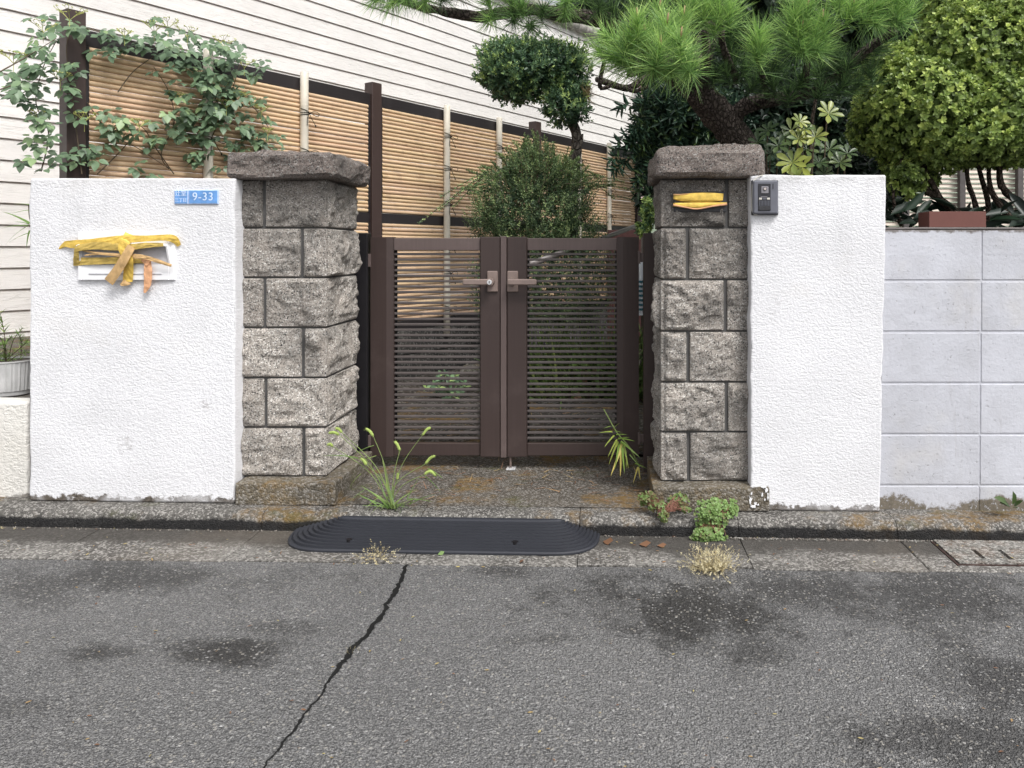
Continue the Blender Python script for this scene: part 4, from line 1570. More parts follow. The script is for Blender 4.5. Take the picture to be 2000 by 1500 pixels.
def plate(u0, u1, v0, v1, label, texts):
    root = thing("address_plate", P((u0 + u1) / 2, (v0 + v1) / 2, YW), label, "address plate", "blue address plates")
    x0, x1, z0, z1 = PX(u0, YW), PX(u1, YW), PZ(v1, YW), PZ(v0, YW)
    MB().box(x0, x1, YW - 0.006, YW + 0.002, z0, z1, 0.002).make("rim", M_bluerim, root)
    MB().box(x0 + 0.003, x1 - 0.003, YW - 0.0068, YW - 0.003, z0 + 0.003, z1 - 0.003, 0.001).make("plate", M_blue, root)
    for (body, size, u, v, s, spc) in texts:
        c = P(u, v, YW)
        if True:
            text_obj(body, size, M_letter, root, (c.x, YW - 0.0068, c.z), 0.0008, s, spc)
    return root


plate(341.5, 368.8, 371.5, 399, "small blue plate with raised Japanese characters left of the house number", [("辻堂", 0.024, 355, 378.5, 0.95, 1.0), ("三丁目", 0.018, 355, 391.5, 0.86, 1.0)])
plate(369.4, 427.5, 371, 399, "blue house number plate reading 9-33 on the left white wall", [("9-33", 0.044, 398, 384.8, 0.95, 1.10)])

# ------------------------------------------------------------------ name plate slot on the right pillar
YN = 2.944
npl = thing("nameplate", P(1368, 394, YN), "dark nameplate on the right stone pillar covered by two strips of yellow tape", "nameplate")
MB().box(PX(1316, YN), PX(1419, YN), YN - 0.004, YN + 0.03, PZ(414, YN), PZ(374, YN), 0.002).make("plate", M_slate, npl)
YTAPE = YN - 0.003


def bulge(outline, mat, seed, d0=0.004, d1=0.016):
    """puffed strip of tape from an outline in photo pixels"""
    cx = sum(p[0] for p in outline) / len(outline)
    cy = sum(p[1] for p in outline) / len(outline)
    V, Fc = [], []
    n = len(outline)
    for lv_, (s, d) in enumerate(((1.0, 0.0), (1.0, d0), (0.93, d0 + (d1 - d0) * .6), (0.6, d1), (0.25, d1 + 0.001))):
        for (u, v) in outline:
            uu, vv = cx + (u - cx) * s, cy + (v - cy) * s
            V.append(P(uu, vv, YTAPE - d - 0.001 * mn.noise(Vector((uu * .1, vv * .3, seed)))))
    for l in range(4):
        for k in range(n):
            Fc.append((l * n + k, l * n + (k + 1) % n, (l + 1) * n + (k + 1) % n, (l + 1) * n + k))
    Fc.append(tuple(4 * n + k for k in range(n)))
    return MB().add(V, Fc).make("tape_strip", mat, npl, smooth=False)


bulge([(1316, 379), (1330, 379), (1350, 377), (1372, 376), (1395, 376.5), (1413, 378), (1412, 391), (1408, 393), (1385, 394.5), (1350, 394.5), (1330, 393), (1315, 389)], M_tape, 1)
bulge([(1315, 396.5), (1340, 395.5), (1380, 395), (1420, 395.5), (1420, 400), (1395, 403), (1363, 408.5), (1340, 406.5), (1315, 403)], M_tape, 2)
strip([(1315, 400, 3, .016), (1340, 405, 2.5, .018), (1362, 408, 2.5, .020), (1390, 403, 2.5, .018), (1420, 398.5, 4, .016)], M_peach, seed=21, parent=npl, nseg=3, crease=0.0005, wmul=1.0)
strip([(1315, 380, 1.5, .014), (1330, 380, 1.5, .016), (1345, 378, 1, .016)], M_peach, seed=22, parent=npl, nseg=3, crease=0.0005, wmul=1.0)

# ------------------------------------------------------------------ intercom
YI = 2.90
ic = thing("intercom", P(1497, 385, YI), "grey video intercom at the top left corner of the right white wall", "intercom")
x0, x1, z0, z1 = PX(1471, YI - .03), PX(1521, YI - .03), PZ(418, YI - .03), PZ(352, YI - .03)
MB().box(x0, x1, YI - 0.026, YI + 0.004, z0, z1, 0.006).make("shell", M_intercom, ic)
MB().box(x0 - 0.002, x1 + 0.003, YI - 0.010, YI + 0.004, z0 - 0.003, z1 + 0.002, 0.002).make("back_shell", M_intercom_d, ic)
def iz(v):
    return PZ(v, YI - .03)
def ix(u):
    return PX(u, YI - .03)
MB().box(ix(1481), ix(1505.5), YI - 0.0285, YI - 0.02, iz(411.5), iz(358.5), 0.0015).make("face", M_intercom_d, ic)
cm = MB().box(ix(1486.5), ix(1501), YI - 0.032, YI - 0.027, iz(378), iz(364), 0.003).make("camera_bezel", M_intercom_l, ic)
c = P(1493.7, 369, YI - .03)
MB().tube([(c.x, YI - 0.031, c.z), (c.x, YI - 0.034, c.z)], 0.0075, 20).make("lens_ring", M_intercom_d, cm)
MB().tube([(c.x, YI - 0.033, c.z), (c.x, YI - 0.0355, c.z)], 0.0053, 20).make("lens", M_lens, cm)
MB().box(ix(1486), ix(1499), YI - 0.0295, YI - 0.028, iz(385.3), iz(383.8)).make("name_bar", M_intercom_l, ic)
for (a, b_) in ((1482.5, 1488), (1498, 1503.8)):
    MB().box(ix(a), ix(b_), YI - 0.0305, YI - 0.028, iz(390), iz(386.2), 0.0008).make("lamp_window", M_cable, ic)
MB().box(ix(1489.5), ix(1497), YI - 0.0295, YI - 0.028, iz(389.3), iz(387)).make("status_bar", M_intercom, ic)
for k in range(8):
    u = 1483.5 + k * 2.8
    MB().box(ix(u), ix(u + 1.0), YI - 0.0300, YI - 0.028, iz(402), iz(391.5)).make("speaker_rib", M_intercom, ic)
MB().box(ix(1482.5), ix(1504.5), YI - 0.0305, YI - 0.028, iz(410.5), iz(403.2), 0.001).make("call_button", M_slate, ic)
MB().box(ix(1509.3), ix(1511), YI - 0.0268, YI - 0.0255, iz(369), iz(358.5)).make("printed_mark", M_intercom_d, ic)
# cable
cab = smooth_path([P(1497, 343, YI + .03), P(1487, 343, YI - .004), P(1476, 349, YI - .012), P(1470.5, 358, YI - .014), P(1469, 380, YI - .010), P(1468.5, 405, YI - .010), P(1470, 414, YI - .012), P(1475, 419.5, YI - .012), P(1481, 419, YI - .004)], 6)
MB().tube(cab, 0.0024, 7).make("cable", M_cable, ic, smooth=True)

# ------------------------------------------------------------------ rubber ramp in the gutter
xl, xr = PX(541, 2.63), PX(1171, 2.63)
yf, yb = F * 1.073 / (1088.5 - V0), 2.792
zf_ = rz_(-0.6) + 0.005
H = 0.060
NT = 11
V, Fc = [], []
na = 64


def outline(s):
    """s = inset 0..1; a long slab with rounded front corners, straight at the kerb"""
    a = xl + s * 0.175
    b_ = xr - s * 0.145
    fy = yf + s * 0.175
    ry = yb - fy
    rx = 0.20 - 0.06 * s
    pts = []
    e = 0.72
    for k in range(na):
        t = k / (na - 1)
        if t < 0.35:
            th = t / 0.35 * math.pi / 2
            pts.append((a + rx - rx * math.cos(th) ** e, yb - ry * math.sin(th) ** e))
        elif t > 0.65:
            th = (1 - t) / 0.35 * math.pi / 2
            pts.append((b_ - rx + rx * math.cos(th) ** e, yb - ry * math.sin(th) ** e))
        else:
            q = (t - 0.35) / 0.30
            pts.append((a + rx + (b_ - a - 2 * rx) * q, fy))
    return pts


loops = []
for k in range(NT):
    s0 = k / NT
    hz = 0.010 + (H - 0.010) * k / NT
    step_ = (H - 0.010) / NT
    if k == 0:
        loops.append((0.0, 0.0))
        loops.append((0.0, 0.006))
        loops.append((0.02, 0.010))
        continue
    loops.append((s0 - 0.034, hz - step_ * 0.98))
    loops.append((s0 - 0.026, hz - step_ * 1.7))
    loops.append((s0 - 0.010, hz - step_ * 1.7))
    loops.append((s0 - 0.003, hz + step_ * 0.30))
    loops.append((s0 + 0.012, hz + step_ * 0.30))
    loops.append((s0 + 0.050, hz + step_ * 0.02))
loops.append((1.0, H))
for (s, h) in loops:
    for (x, y) in outline(max(s, 0)):
        V.append((x, y, zf_ + h - 0.0145 * (x + 0.6)))
for l in range(len(loops) - 1):
    for k in range(na - 1):
        Fc.append((l * na + k, l * na + k + 1, (l + 1) * na + k + 1, (l + 1) * na + k))
e = (len(loops) - 1) * na
Fc.append(tuple(e + k for k in range(na)))
bs = len(V)
# back wall
for l in range(len(loops)):
    pass
ramp = thing("threshold_ramp", ((xl + xr) / 2, (yf + yb) / 2, zf_), "long black ribbed rubber ramp lying in the gutter in front of the gate", "ramp")
MB().add(V, Fc).make("ramp_body", M_rubber, ramp)
for u in (682, 1006):
    v = 1068.5
    y = yf + 0.055
    x = PX(u, y)
    MB().tube([(x, y, zf_ + 0.012 - 0.0145 * (x + 0.6)), (x, y, zf_ + 0.0275 - 0.0145 * (x + 0.6))], 0.0105, 14).make("screw_hole", M_black, ramp)

# ------------------------------------------------------------------ drain cover
dc = thing("drain_cover", (1.75, 2.66, -0.1), "concrete drain cover with slots and rusty frame at the right end of the gutter", "drain cover")
cz = rz_(1.7) + 0.004
MB().box(1.112, 2.30, 2.520, 2.800, cz - 0.09, cz - 0.020).make("base", M_mortar, dc)
def tilt(mb_):
    mb_.v = [(x, y, z - 0.0145 * (x - 1.7)) for (x, y, z) in mb_.v]
    return mb_
# surrounding concrete and the rusty rebate frame
cx0 = 1.223
tilt(MB().box(1.112, cx0, 2.525, 2.800, cz - 0.03, cz, 0.003).box(cx0, 2.30, 2.525, 2.572, cz - 0.03, cz, 0.003)).make("surround", M_gutter, dc)
tilt(MB().box(cx0 + 0.001, cx0 + 0.009, 2.573, 2.798, cz - 0.03, cz + 0.001).box(cx0 + 0.009, 2.30, 2.573, 2.581, cz - 0.03, cz + 0.001)).make("frame", M_rust, dc)
lid = MB()
a0, a1 = cx0 + 0.015, 2.30
lid.box(a0, a1, 2.586, 2.625, cz - 0.025, cz + 0.003)
lid.box(a0, a1, 2.705, 2.795, cz - 0.025, cz + 0.003)
xx = a0
slots = [1.335 + 0.095 * k for k in range(9)]
edges = [a0]
for sx in slots:
    edges += [sx, sx + 0.016]
edges.append(a1)
for k in range(0, len(edges), 2):
    lid.box(edges[k], edges[k + 1], 2.625, 2.705, cz - 0.025, cz + 0.003)
tilt(lid).make("lid", M_cover, dc)

# ------------------------------------------------------------------ planter on the block wall
pl = thing("planter_box", (1.42, 3.03, 1.094), "brown rectangular planter box on top of the block wall below the azalea", "planter")
a, b_, y0, y1 = PX(1815, 2.985), PX(1926, 2.985), 2.985, 3.09
z0, z1 = 1.095, PZ(413, 2.985)
s_ = MB()
tk = 0.006
s_.box(a, b_, y0, y0 + tk, z0, z1, 0.001).box(a, b_, y1 - tk, y1, z0, z1, 0.001).box(a, a + tk, y0 + tk, y1 - tk, z0, z1, 0.001).box(b_ - tk, b_, y0 + tk, y1 - tk, z0, z1, 0.001).box(a + tk, b_ - tk, y0 + tk, y1 - tk, z0, z0 + 0.006)
s_.make("box", M_terra, pl)
MB().box(a + tk, b_ - tk, y0 + tk, y1 - tk, z0 + 0.006, z1 - 0.012).make("soil", M_soil, pl)

# ------------------------------------------------------------------ handrail and cloth behind the gate
hr = thing("handrail", P(1150, 480, 5.0), "slanting grey tubular handrail behind the right gate leaf", "handrail")
MB().tube([P(1256, 436, 6.2), P(1195, 459, 5.6), P(1035, 516, 4.3)], 0.018, 12).make("rail", M_rail, hr, smooth=True)
p = P(1256, 436, 6.2)
MB().tube([p, (p.x, p.y, 0.0)], 0.018, 10).make("post", M_rail, hr, smooth=True)
ct = thing("hanging_cloth", P(1252, 570, 4.4), "white cloth with teal stripes hanging in the gap right of the gate", "cloth")
V, Fc = [], []
for i in range(9):
    for j in range(14):
        u = 1240 + i * 3
        v = 512 + j * 8
        V.append(P(u, v, 4.4 + 0.02 * math.sin(i * 1.3) + 0.004 * j))
for i in range(8):
    for j in range(13):
        Fc.append((i * 14 + j, (i + 1) * 14 + j, (i + 1) * 14 + j + 1, i * 14 + j + 1))
MB().add(V, Fc).make("sheet", M_cloth, ct)
for j in range(7):
    V, Fc = [], []
    for i in range(9):
        for v in (548 + j * 9, 552.5 + j * 9):
            V.append(P(1240 + i * 3, v, 4.393 + 0.02 * math.sin(i * 1.3) + 0.0005 * (v - 512)))
        if i:
            Fc.append(((i - 1) * 2, i * 2, i * 2 + 1, (i - 1) * 2 + 1))
    MB().add(V, Fc).make("stripe", M_teal, ct)
# edging stones and kerb in the garden
rnd = random.Random(31)
for k, (u, v, wd) in enumerate([(1045, 745, 90), (1125, 738, 100), (1205, 730, 90), (1060, 705, 80), (1180, 700, 110), (945, 735, 100)]):
    Y = 5.5 + 0.12 * k
    x = PX(u, Y)
    wv = wd * Y / F / 2
    zt = PZ(v - 12, Y)
    V, Fc = rock_box(x - wv, x + wv, Y, Y + 0.25, -0.02, zt, hi=('y-', 'z+'), amp=0.03, r=0.03, seed=k + 500, res=0.04, wav=0.03)
    o = MB().add(V, Fc).make("edging_stone", M_stone, fix=False)
    setp(o, ["mossy edging stone behind the right gate leaf, left end of the lower row", "mossy edging stone behind the right gate leaf, middle of the lower row", "mossy edging stone behind the right gate leaf, right end of the lower row",
             "mossy edging stone of the upper row behind the inner half of the right gate leaf", "mossy edging stone of the upper row behind the outer half of the right gate leaf", "mossy edging stone behind the left gate leaf"][k], "stone", "edging stones behind the gate")

# ================================================================== vegetation
def rng_(s):
    return np.random.default_rng(s)


def ell(u, v, Y, ru, rv, ry=None):
    """ellipsoid lobe at a place; radii given in photo pixels at that distance"""
    c = P(u, v, Y)
    return ((c.x, c.y, c.z), (ru * Y / F, (ry or ru) * Y / F, rv * Y / F))


UP = np.array([0, 0, 1.0])


def crown(name, mat, parent, lobes, n, k, size, seed, tmw=0.5, ang=(35, 75), length=0.02, up=0.6, out=0.7, rnd_=0.35, depth=0.18, cut=0.8,
          tint=0.42, tvar=0.12, fresh=0.0, fresh_t=0.95, clump=6.0, gap=-0.45, fill=0.35, fold=0.08, rag=0.14, fill_t=0.12):
    rng = rng_(seed)
    p, nr, rr = lobe_pts(rng, lobes, n, depth, cut)
    nz_ = noise_arr(p, clump, seed)
    # bumpy outline and holes
    p = p + nr * (nz_ * rag * np.mean([l[1][0] for l in lobes]))[:, None]
    keep = noise_arr(p, clump * 1.7, seed + 40) > gap
    p, nr, nz_ = p[keep], nr[keep], nz_[keep]
    ax = norm(nr * out + UP * up + rng.normal(0, rnd_, p.shape))
    t = tint + nz_ * 0.25 + rng.normal(0, tvar, len(p))
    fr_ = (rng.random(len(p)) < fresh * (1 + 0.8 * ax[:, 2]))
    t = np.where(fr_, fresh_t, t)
    d1 = sprigs(rng, p, ax, k, length, ang, size, tmpl_leaf(tmw, fold, 0.08), np.clip(t, 0, 1))
    parts = [d1]
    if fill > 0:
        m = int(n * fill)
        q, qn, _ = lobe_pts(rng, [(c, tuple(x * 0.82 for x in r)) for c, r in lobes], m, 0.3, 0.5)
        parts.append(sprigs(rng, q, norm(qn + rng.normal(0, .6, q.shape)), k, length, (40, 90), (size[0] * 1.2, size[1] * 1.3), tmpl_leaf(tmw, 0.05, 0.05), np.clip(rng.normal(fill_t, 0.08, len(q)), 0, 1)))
    return foliage(name, join(parts), mat, parent)


# --- azalea
az = thing("azalea", P(1880, 440, 3.5), "large rounded azalea with small bright green leaves above the block wall at the right", "shrub")
azl = [ell(1790, 215, 3.45, 118, 100), ell(1885, 120, 3.55, 115, 105), ell(1745, 165, 3.6, 75, 75), ell(1965, 235, 3.4, 120, 90), ell(1850, 288, 3.4, 70, 42), ell(1905, 278, 3.35, 95, 42), ell(1770, 345, 3.4, 34, 34), ell(1985, 70, 3.6, 120, 120),
       ell(1770, 300, 3.5, 45, 48), ell(1810, 345, 3.5, 22, 36), ell(1880, 30, 3.7, 75, 60), ell(2090, 180, 3.6, 140, 150), ell(1715, 245, 3.5, 55, 60)]
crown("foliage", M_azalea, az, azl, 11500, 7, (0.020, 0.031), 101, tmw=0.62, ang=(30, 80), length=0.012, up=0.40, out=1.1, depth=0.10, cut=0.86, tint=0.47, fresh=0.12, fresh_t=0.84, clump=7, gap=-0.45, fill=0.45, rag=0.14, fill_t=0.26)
rnd = random.Random(2)
for path, r0 in [([(1905, 452), (1870, 415), (1810, 372), (1800, 345), (1800, 300)], 0.019), ([(1870, 446), (1850, 410), (1822, 360), (1806, 330), (1815, 280)], 0.016), ([(1912, 446), (1906, 405), (1890, 350), (1888, 300)], 0.015),
                 ([(1925, 452), (1930, 400), (1918, 350), (1908, 310), (1905, 270)], 0.013), ([(1985, 440), (1960, 410), (1935, 370), (1930, 320)], 0.016), ([(1760, 440), (1745, 390), (1752, 345), (1765, 300)], 0.010), ([(2060, 440), (2000, 400), (1960, 370), (1952, 330), (1960, 280)], 0.02)]:
    pp_ = smooth_path([P(u, v, 3.42 + 0.04 * math.sin(u)) for u, v in path], 6)
    MB().tube(pp_, lerp_list(r0, r0 * 0.55, len(pp_)), 9, jit=0.35).make("stem", M_bark, az, smooth=True)

# --- broad dark leaves under the azalea
asp = thing("cast_iron_plant", P(1850, 440, 3.3), "broad dark glossy leaves in the bed under the azalea behind the block wall", "plant")
rng = rng_(5)
n = 110
us = rng.uniform(1738, 2080, n)
vs = rng.uniform(412, 458, n)
ys = rng.uniform(3.16, 3.9, n)
pos = np.array([P(u, v, y) for u, v, y in zip(us, vs, ys)])
d = np.column_stack([rng.normal(0, 0.8, n), rng.normal(-0.1, 0.5, n), rng.uniform(0.0, 0.8, n)])
nn = np.column_stack([rng.normal(0, 0.4, n), rng.normal(-0.6, 0.3, n), np.full(n, 0.8)])
# leaves big enough to pick out are parts of their own
V_, F_ = tmpl_leaf(0.30, 0.05, 0.25)
lfm = []
for s in range(3):
    me = mesh("leaf", V_, F_, False, np.full(len(V_), 0.02 + 0.14 * s))
    me.materials.append(M_dark)
    lfm.append(me)


def place_leaf(me, parent, p, dd, nrm, size, name="leaf", mat=None):
    dd = Vector(dd).normalized()
    x = dd.cross(Vector(nrm))
    if x.length < 1e-5:
        x = dd.cross(Vector((0.3, 0.5, 0.8)))
    x.normalize()
    zv = x.cross(dd)
    m = Matrix((x, dd, zv)).transposed()
    return link(name, me, mat, parent, loc=p, rot=m, scale=(size, size, size))


for i in range(n):
    place_leaf(lfm[i % 3], asp, pos[i], d[i], nn[i], rng.uniform(0.08, 0.15))

# --- dark evergreen shrubs filling the back of the garden
ds = thing("evergreen_shrub", P(1480, 300, 5.0), "dark dense evergreen shrub behind the leaning pine trunk", "shrub")
crown("foliage", M_dark, ds, [ell(1480, 250, 4.9, 150, 120), ell(1330, 270, 5.0, 75, 120), ell(1620, 290, 4.8, 130, 110), ell(1400, 180, 5.3, 140, 60), ell(1500, 380, 4.7, 250, 90), ell(1700, 330, 4.9, 90, 90)], 9000, 6, (0.045, 0.08), 201, tmw=0.42, ang=(30, 85), length=0.05,
      depth=0.25, cut=0.7, tint=0.35, fresh=0.02, gap=-0.36, fill=0.5, clump=4)
bt = thing("background_tree", P(1350, 100, 8.5), "dark tree filling the top of the picture behind the pine", "tree")
crown("foliage", M_dark, bt, [ell(1190, 10, 14.0, 90, 75), ell(1330, 60, 8.3, 130, 110), ell(1480, 20, 8.3, 190, 130), ell(1680, 60, 8.6, 170, 130), ell(1260, 20, 8.8, 80, 90), ell(1880, 40, 8.8, 190, 150), ell(1440, 200, 8.0, 150, 80), ell(1640, 250, 8.0, 100, 100), ell(1950, 200, 8.3, 130, 120)],
      8000, 6, (0.10, 0.17), 203, tmw=0.42, ang=(30, 85), length=0.1, depth=0.3, cut=0.7, tint=0.4, fresh=0.02, gap=-0.22, fill=0.4, clump=2)
pth = smooth_path([P(1400, 500, 8.4), P(1410, 300, 8.4), P(1390, 120, 8.4), P(1370, -40, 8.4)], 6)
MB().tube(pth, lerp_list(0.16, 0.08, len(pth)), 10, jit=0.2).make("trunk", M_bark, bt, smooth=True)

# --- nandina with pointed leaves at the left of the right pillar
na_ = thing("nandina", P(1330, 330, 4.3), "dark shrub with drooping pointed leaves between the downpipe and the pine trunk", "shrub")
rng = rng_(31)
lob = [ell(1330, 235, 4.35, 70, 62), ell(1390, 250, 4.4, 60, 60), ell(1330, 300, 4.4, 70, 40)]
p, nr, _ = lobe_pts(rng, lob, 1500, 0.3, 0.6)
axd = norm(nr * 0.8 + np.array([-0.55, -0.2, -0.35]) + rng.normal(0, .3, p.shape))
dta = [sprigs(rng, p, axd, 7, 0.10, (15, 60), (0.05, 0.085), tmpl_leaf(0.26, 0.05, 0.25), np.clip(rng.normal(0.42, 0.14, len(p)), 0, 1))]
# the sprays that reach over to the left
tips = []
for (u0, v0, u1, v1) in [(1290, 215, 1218, 262), (1290, 250, 1202, 300), (1275, 280, 1208, 322), (1290, 300, 1250, 345), (1300, 185, 1225, 205), (1310, 320, 1262, 350), (1285, 235, 1235, 270)]:
    a_, b2 = np.array(P(u0, v0, 4.2)), np.array(P(u1, v1, 4.1))
    for t in np.linspace(0.1, 1, 8):
        tips.append((a_ * (1 - t) + b2 * t + rng.normal(0, .012, 3), b2 - a_))
pp2 = np.array([t[0] for t in tips])
ax2 = np.array([t[1] for t in tips]) + np.array([0, 0, -0.05])
dta.append(sprigs(rng, pp2, ax2, 7, 0.06, (20, 65), (0.055, 0.09), tmpl_leaf(0.24, 0.05, 0.3), np.clip(rng.normal(0.5, 0.12, len(pp2)), 0, 1)))
foliage("foliage", join(dta), M_nandina, na_)
for (u0, v0, u1, v1) in [(1345, 345, 1290, 215), (1345, 345, 1330, 180), (1350, 345, 1400, 190), (1350, 345, 1275, 290)]:
    MB().tube(smooth_path([P(u0, v0 + 40, 4.4), P((u0 + u1) / 2 + 6, (v0 + v1) / 2, 4.35), P(u1, v1, 4.25)], 5), 0.007, 6).make("stem", M_bark, na_, smooth=True)

# --- cloud pruned holly
ho = thing("cloud_pruned_holly", P(1122, 420, 5.6), "cloud pruned tree with small dark leaves rising above the bushy shrub behind the gate", "tree")
hl = [ell(1025, 145, 5.6, 88, 46), ell(985, 125, 5.6, 45, 38), ell(1075, 132, 5.6, 60, 42), ell(1035, 116, 5.7, 72, 28), ell(1112, 140, 5.7, 34, 40), ell(1105, 210, 5.5, 42, 34), ell(1005, 165, 5.55, 60, 34), ell(1115, 175, 5.65, 34, 26)]
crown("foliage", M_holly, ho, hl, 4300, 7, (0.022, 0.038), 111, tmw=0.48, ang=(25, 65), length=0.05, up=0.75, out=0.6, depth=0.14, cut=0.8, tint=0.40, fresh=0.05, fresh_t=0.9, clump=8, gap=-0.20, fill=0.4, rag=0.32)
hp = smooth_path([P(1118, 470, 5.6), P(1116, 400, 5.6), P(1122, 330, 5.6), P(1126, 270, 5.6), P(1118, 235, 5.6), P(1120, 190, 5.6)], 6)
MB().tube(hp, lerp_list(0.052, 0.034, len(hp)), 12, jit=0.3).make("trunk", M_hollybark, ho, smooth=True)
for a_, m_, b2, r_ in [((1120, 235), (1085, 205), (1040, 180), 0.016), ((1122, 225), (1135, 200), (1140, 180), 0.028), ((1062, 195), (1050, 180), (1035, 160), 0.012), ((1124, 290), (1135, 280), (1138, 262), 0.013)]:
    q = smooth_path([P(a_[0], a_[1], 5.6), P(m_[0], m_[1], 5.58), P(b2[0], b2[1], 5.6)], 5)
    MB().tube(q, lerp_list(r_, r_ * .6, len(q)), 8, jit=0.3).make("branch", M_hollybark, ho, smooth=True)
rng = rng_(12)
hs_p, hs_a = [], []
for k in range(95):
    u = rng.uniform(945, 1140)
    v = 106 + 18 * abs((u - 1040) / 90) ** 2 + rng.normal(0, 9)
    a0 = np.array(P(u, v, 5.6 + rng.normal(0, .15)))
    dr = norm(np.array([[rng.normal((u - 1040) / 260, .25), rng.normal(0, .2), 1.0]]))[0]
    for t in np.linspace(0, 1, 5):
        hs_p.append(a0 + dr * t * rng.uniform(.08, .14))
        hs_a.append(dr)
foliage("shoot_leaves", sprigs(rng, np.array(hs_p), np.array(hs_a), 4, 0.02, (25, 60), (0.022, 0.036), tmpl_leaf(0.42, 0.1, 0.05), np.clip(rng.normal(0.62, 0.16, len(hs_p)), 0, 1)), M_holly, ho)
# dead twigs at the cut branch end
rng = rng_(8)
c0 = np.array(P(1146, 185, 5.55))
n = 110
dd = norm(rng.normal(0, 1, (n, 3)) + np.array([0.3, -0.4, 0.5]))
foliage("dead_twigs", inst(tmpl_blade(0.045, 0.1, 2), np.tile(c0, (n, 1)) + rng.normal(0, 0.02, (n, 3)), dd, rng.normal(0, 1, (n, 3)), rng.uniform(0.05, 0.12, n), rng.uniform(0.1, 0.5, n)), M_hay, ho)

# --- fine-leaved bush
mb_ = thing("box_honeysuckle_bush", P(1045, 620, 5.0), "fine leaved bush with upright shoots standing behind the top of the gate", "bush")
bl = [ell(1045, 425, 5.0, 108, 70), ell(1045, 372, 5.0, 84, 66), ell(1000, 400, 4.95, 70, 60), ell(1100, 395, 5.0, 66, 66), ell(1085, 540, 5.0, 130, 110), ell(1040, 330, 5.05, 55, 44), ell(960, 440, 4.95, 40, 40), ell(1130, 460, 5.0, 48, 55), ell(960, 560, 4.9, 40, 70)]
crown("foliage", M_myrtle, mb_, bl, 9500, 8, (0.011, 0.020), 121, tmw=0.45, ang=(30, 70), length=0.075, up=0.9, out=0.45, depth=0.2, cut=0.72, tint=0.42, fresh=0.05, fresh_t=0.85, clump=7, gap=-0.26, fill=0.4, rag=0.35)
rng = rng_(17)
shoots = MB()
PPs, AXs = [], []
for k in range(130):
    u0 = rng.normal(1045, 50)
    v0 = rng.uniform(330, 400)
    u1 = u0 + (u0 - 1045) * rng.uniform(0.3, 1.1) + rng.normal(0, 12)
    v1 = 252 + abs(u1 - 1045) * 0.6 + rng.uniform(0, 55)
    y = 4.95 + rng.normal(0, 0.12)
    a_, b2 = Vector(P(u0, v0, y)), Vector(P(u1, v1, y))
    m_ = (a_ + b2) / 2 + Vector((0.02, 0, 0.02))
    path = smooth_path([a_, m_, b2], 4)
    shoots.tube(path, 0.0022, 4, cap=False)
    for t in np.linspace(0.1, 1.0, 16):
        i = min(int(t * (len(path) - 1)), len(path) - 2)
        PPs.append(np.array(path[i].lerp(path[i + 1], t * (len(path) - 1) - i)))
        AXs.append(np.array(b2 - a_))
foliage("shoot_leaves", sprigs(rng, np.array(PPs), np.array(AXs), 4, 0.012, (40, 70), (0.016, 0.028), tmpl_leaf(0.45, 0.1, 0.05), np.clip(rng.normal(0.55, 0.15, len(PPs)), 0, 1)), M_myrtle, mb_)
shoots.make("shoots", M_vinestem, mb_, fix=False, kind="stuff")

# --- umbrella plant with leaf whorls, every leaf a part
um = thing("umbrella_plant", P(1570, 350, 3.15), "umbrella plant with whorls of oval yellow green leaves spilling over the right white wall", "plant")
V_ = np.array([(0, 0, 0), (.05, .2, .01), (.17, .55, .05), (.17, .82, .03), (0, 1, -.08), (-.17, .82, .03), (-.17, .55, .05), (-.05, .2, .01), (0, .6, 0)])
F_ = np.array([(0, 1, 2, 8), (8, 2, 3, 4), (8, 4, 5, 6), (0, 8, 6, 7)])
uml = []
for s in range(5):
    me = mesh("leaf", V_, F_, True, np.full(len(V_), [0.12, 0.3, 0.5, 0.68, 0.9][s]))
    me.materials.append(M_umbrella)
    uml.append(me)
rng = rng_(77)
whorls = [(1618, 222, .058, 3), (1562, 238, .045, 4), (1572, 252, .040, 3), (1545, 255, .055, 2), (1560, 272, .050, 3), (1592, 268, .056, 3), (1535, 270, .05, 1), (1480, 278, .055, 0), (1520, 285, .055, 1), (1575, 292, .055, 1),
          (1620, 292, .060, 1), (1548, 318, .068, 4), (1562, 344, .056, 4), (1566, 326, .060, 3), (1640, 318, .05, 1), (1600, 318, .055, 0), (1505, 300, .05, 0), (1532, 300, .05, 1), (1610, 340, .055, 0), (1655, 300, .055, 0), (1500, 255, .05, 0)]
st = MB()
for (u, v, L, tn) in whorls:
    Y = 2.98 if tn >= 3 else 3.12 + 0.1 * rng.random()
    c = Vector(P(u, v, Y))
    ax = Vector((rng.normal(0, .25), -0.75, 0.55 + rng.normal(0, .2))).normalized()
    X_, Y_ = frame(ax)
    k = int(rng.integers(6, 9))
    ph = rng.uniform(0, 6)
    for j in range(k):
        a_ = ph + 2 * math.pi * j / k
        dd = (X_ * math.cos(a_) + Y_ * math.sin(a_)) * 0.93 + ax * 0.25
        place_leaf(uml[int(np.clip(tn + rng.integers(-1, 2), 0, 4))], um, c, dd, ax, L * rng.uniform(0.85, 1.15))
    st.tube(smooth_path([c, c + Vector((0.01, 0.06, -0.03)), c + Vector((0.02, 0.12, -0.16))], 4), 0.003, 5, cap=False)
MB().tube(smooth_path([P(1582, 350, 3.16), P(1585, 250, 3.14), P(1593, 195, 3.14)], 5), 0.0075, 8).make("stem", M_bark, um, smooth=True)
st.make("leaf_stalks", M_vinestem, um, fix=False, kind="stuff")

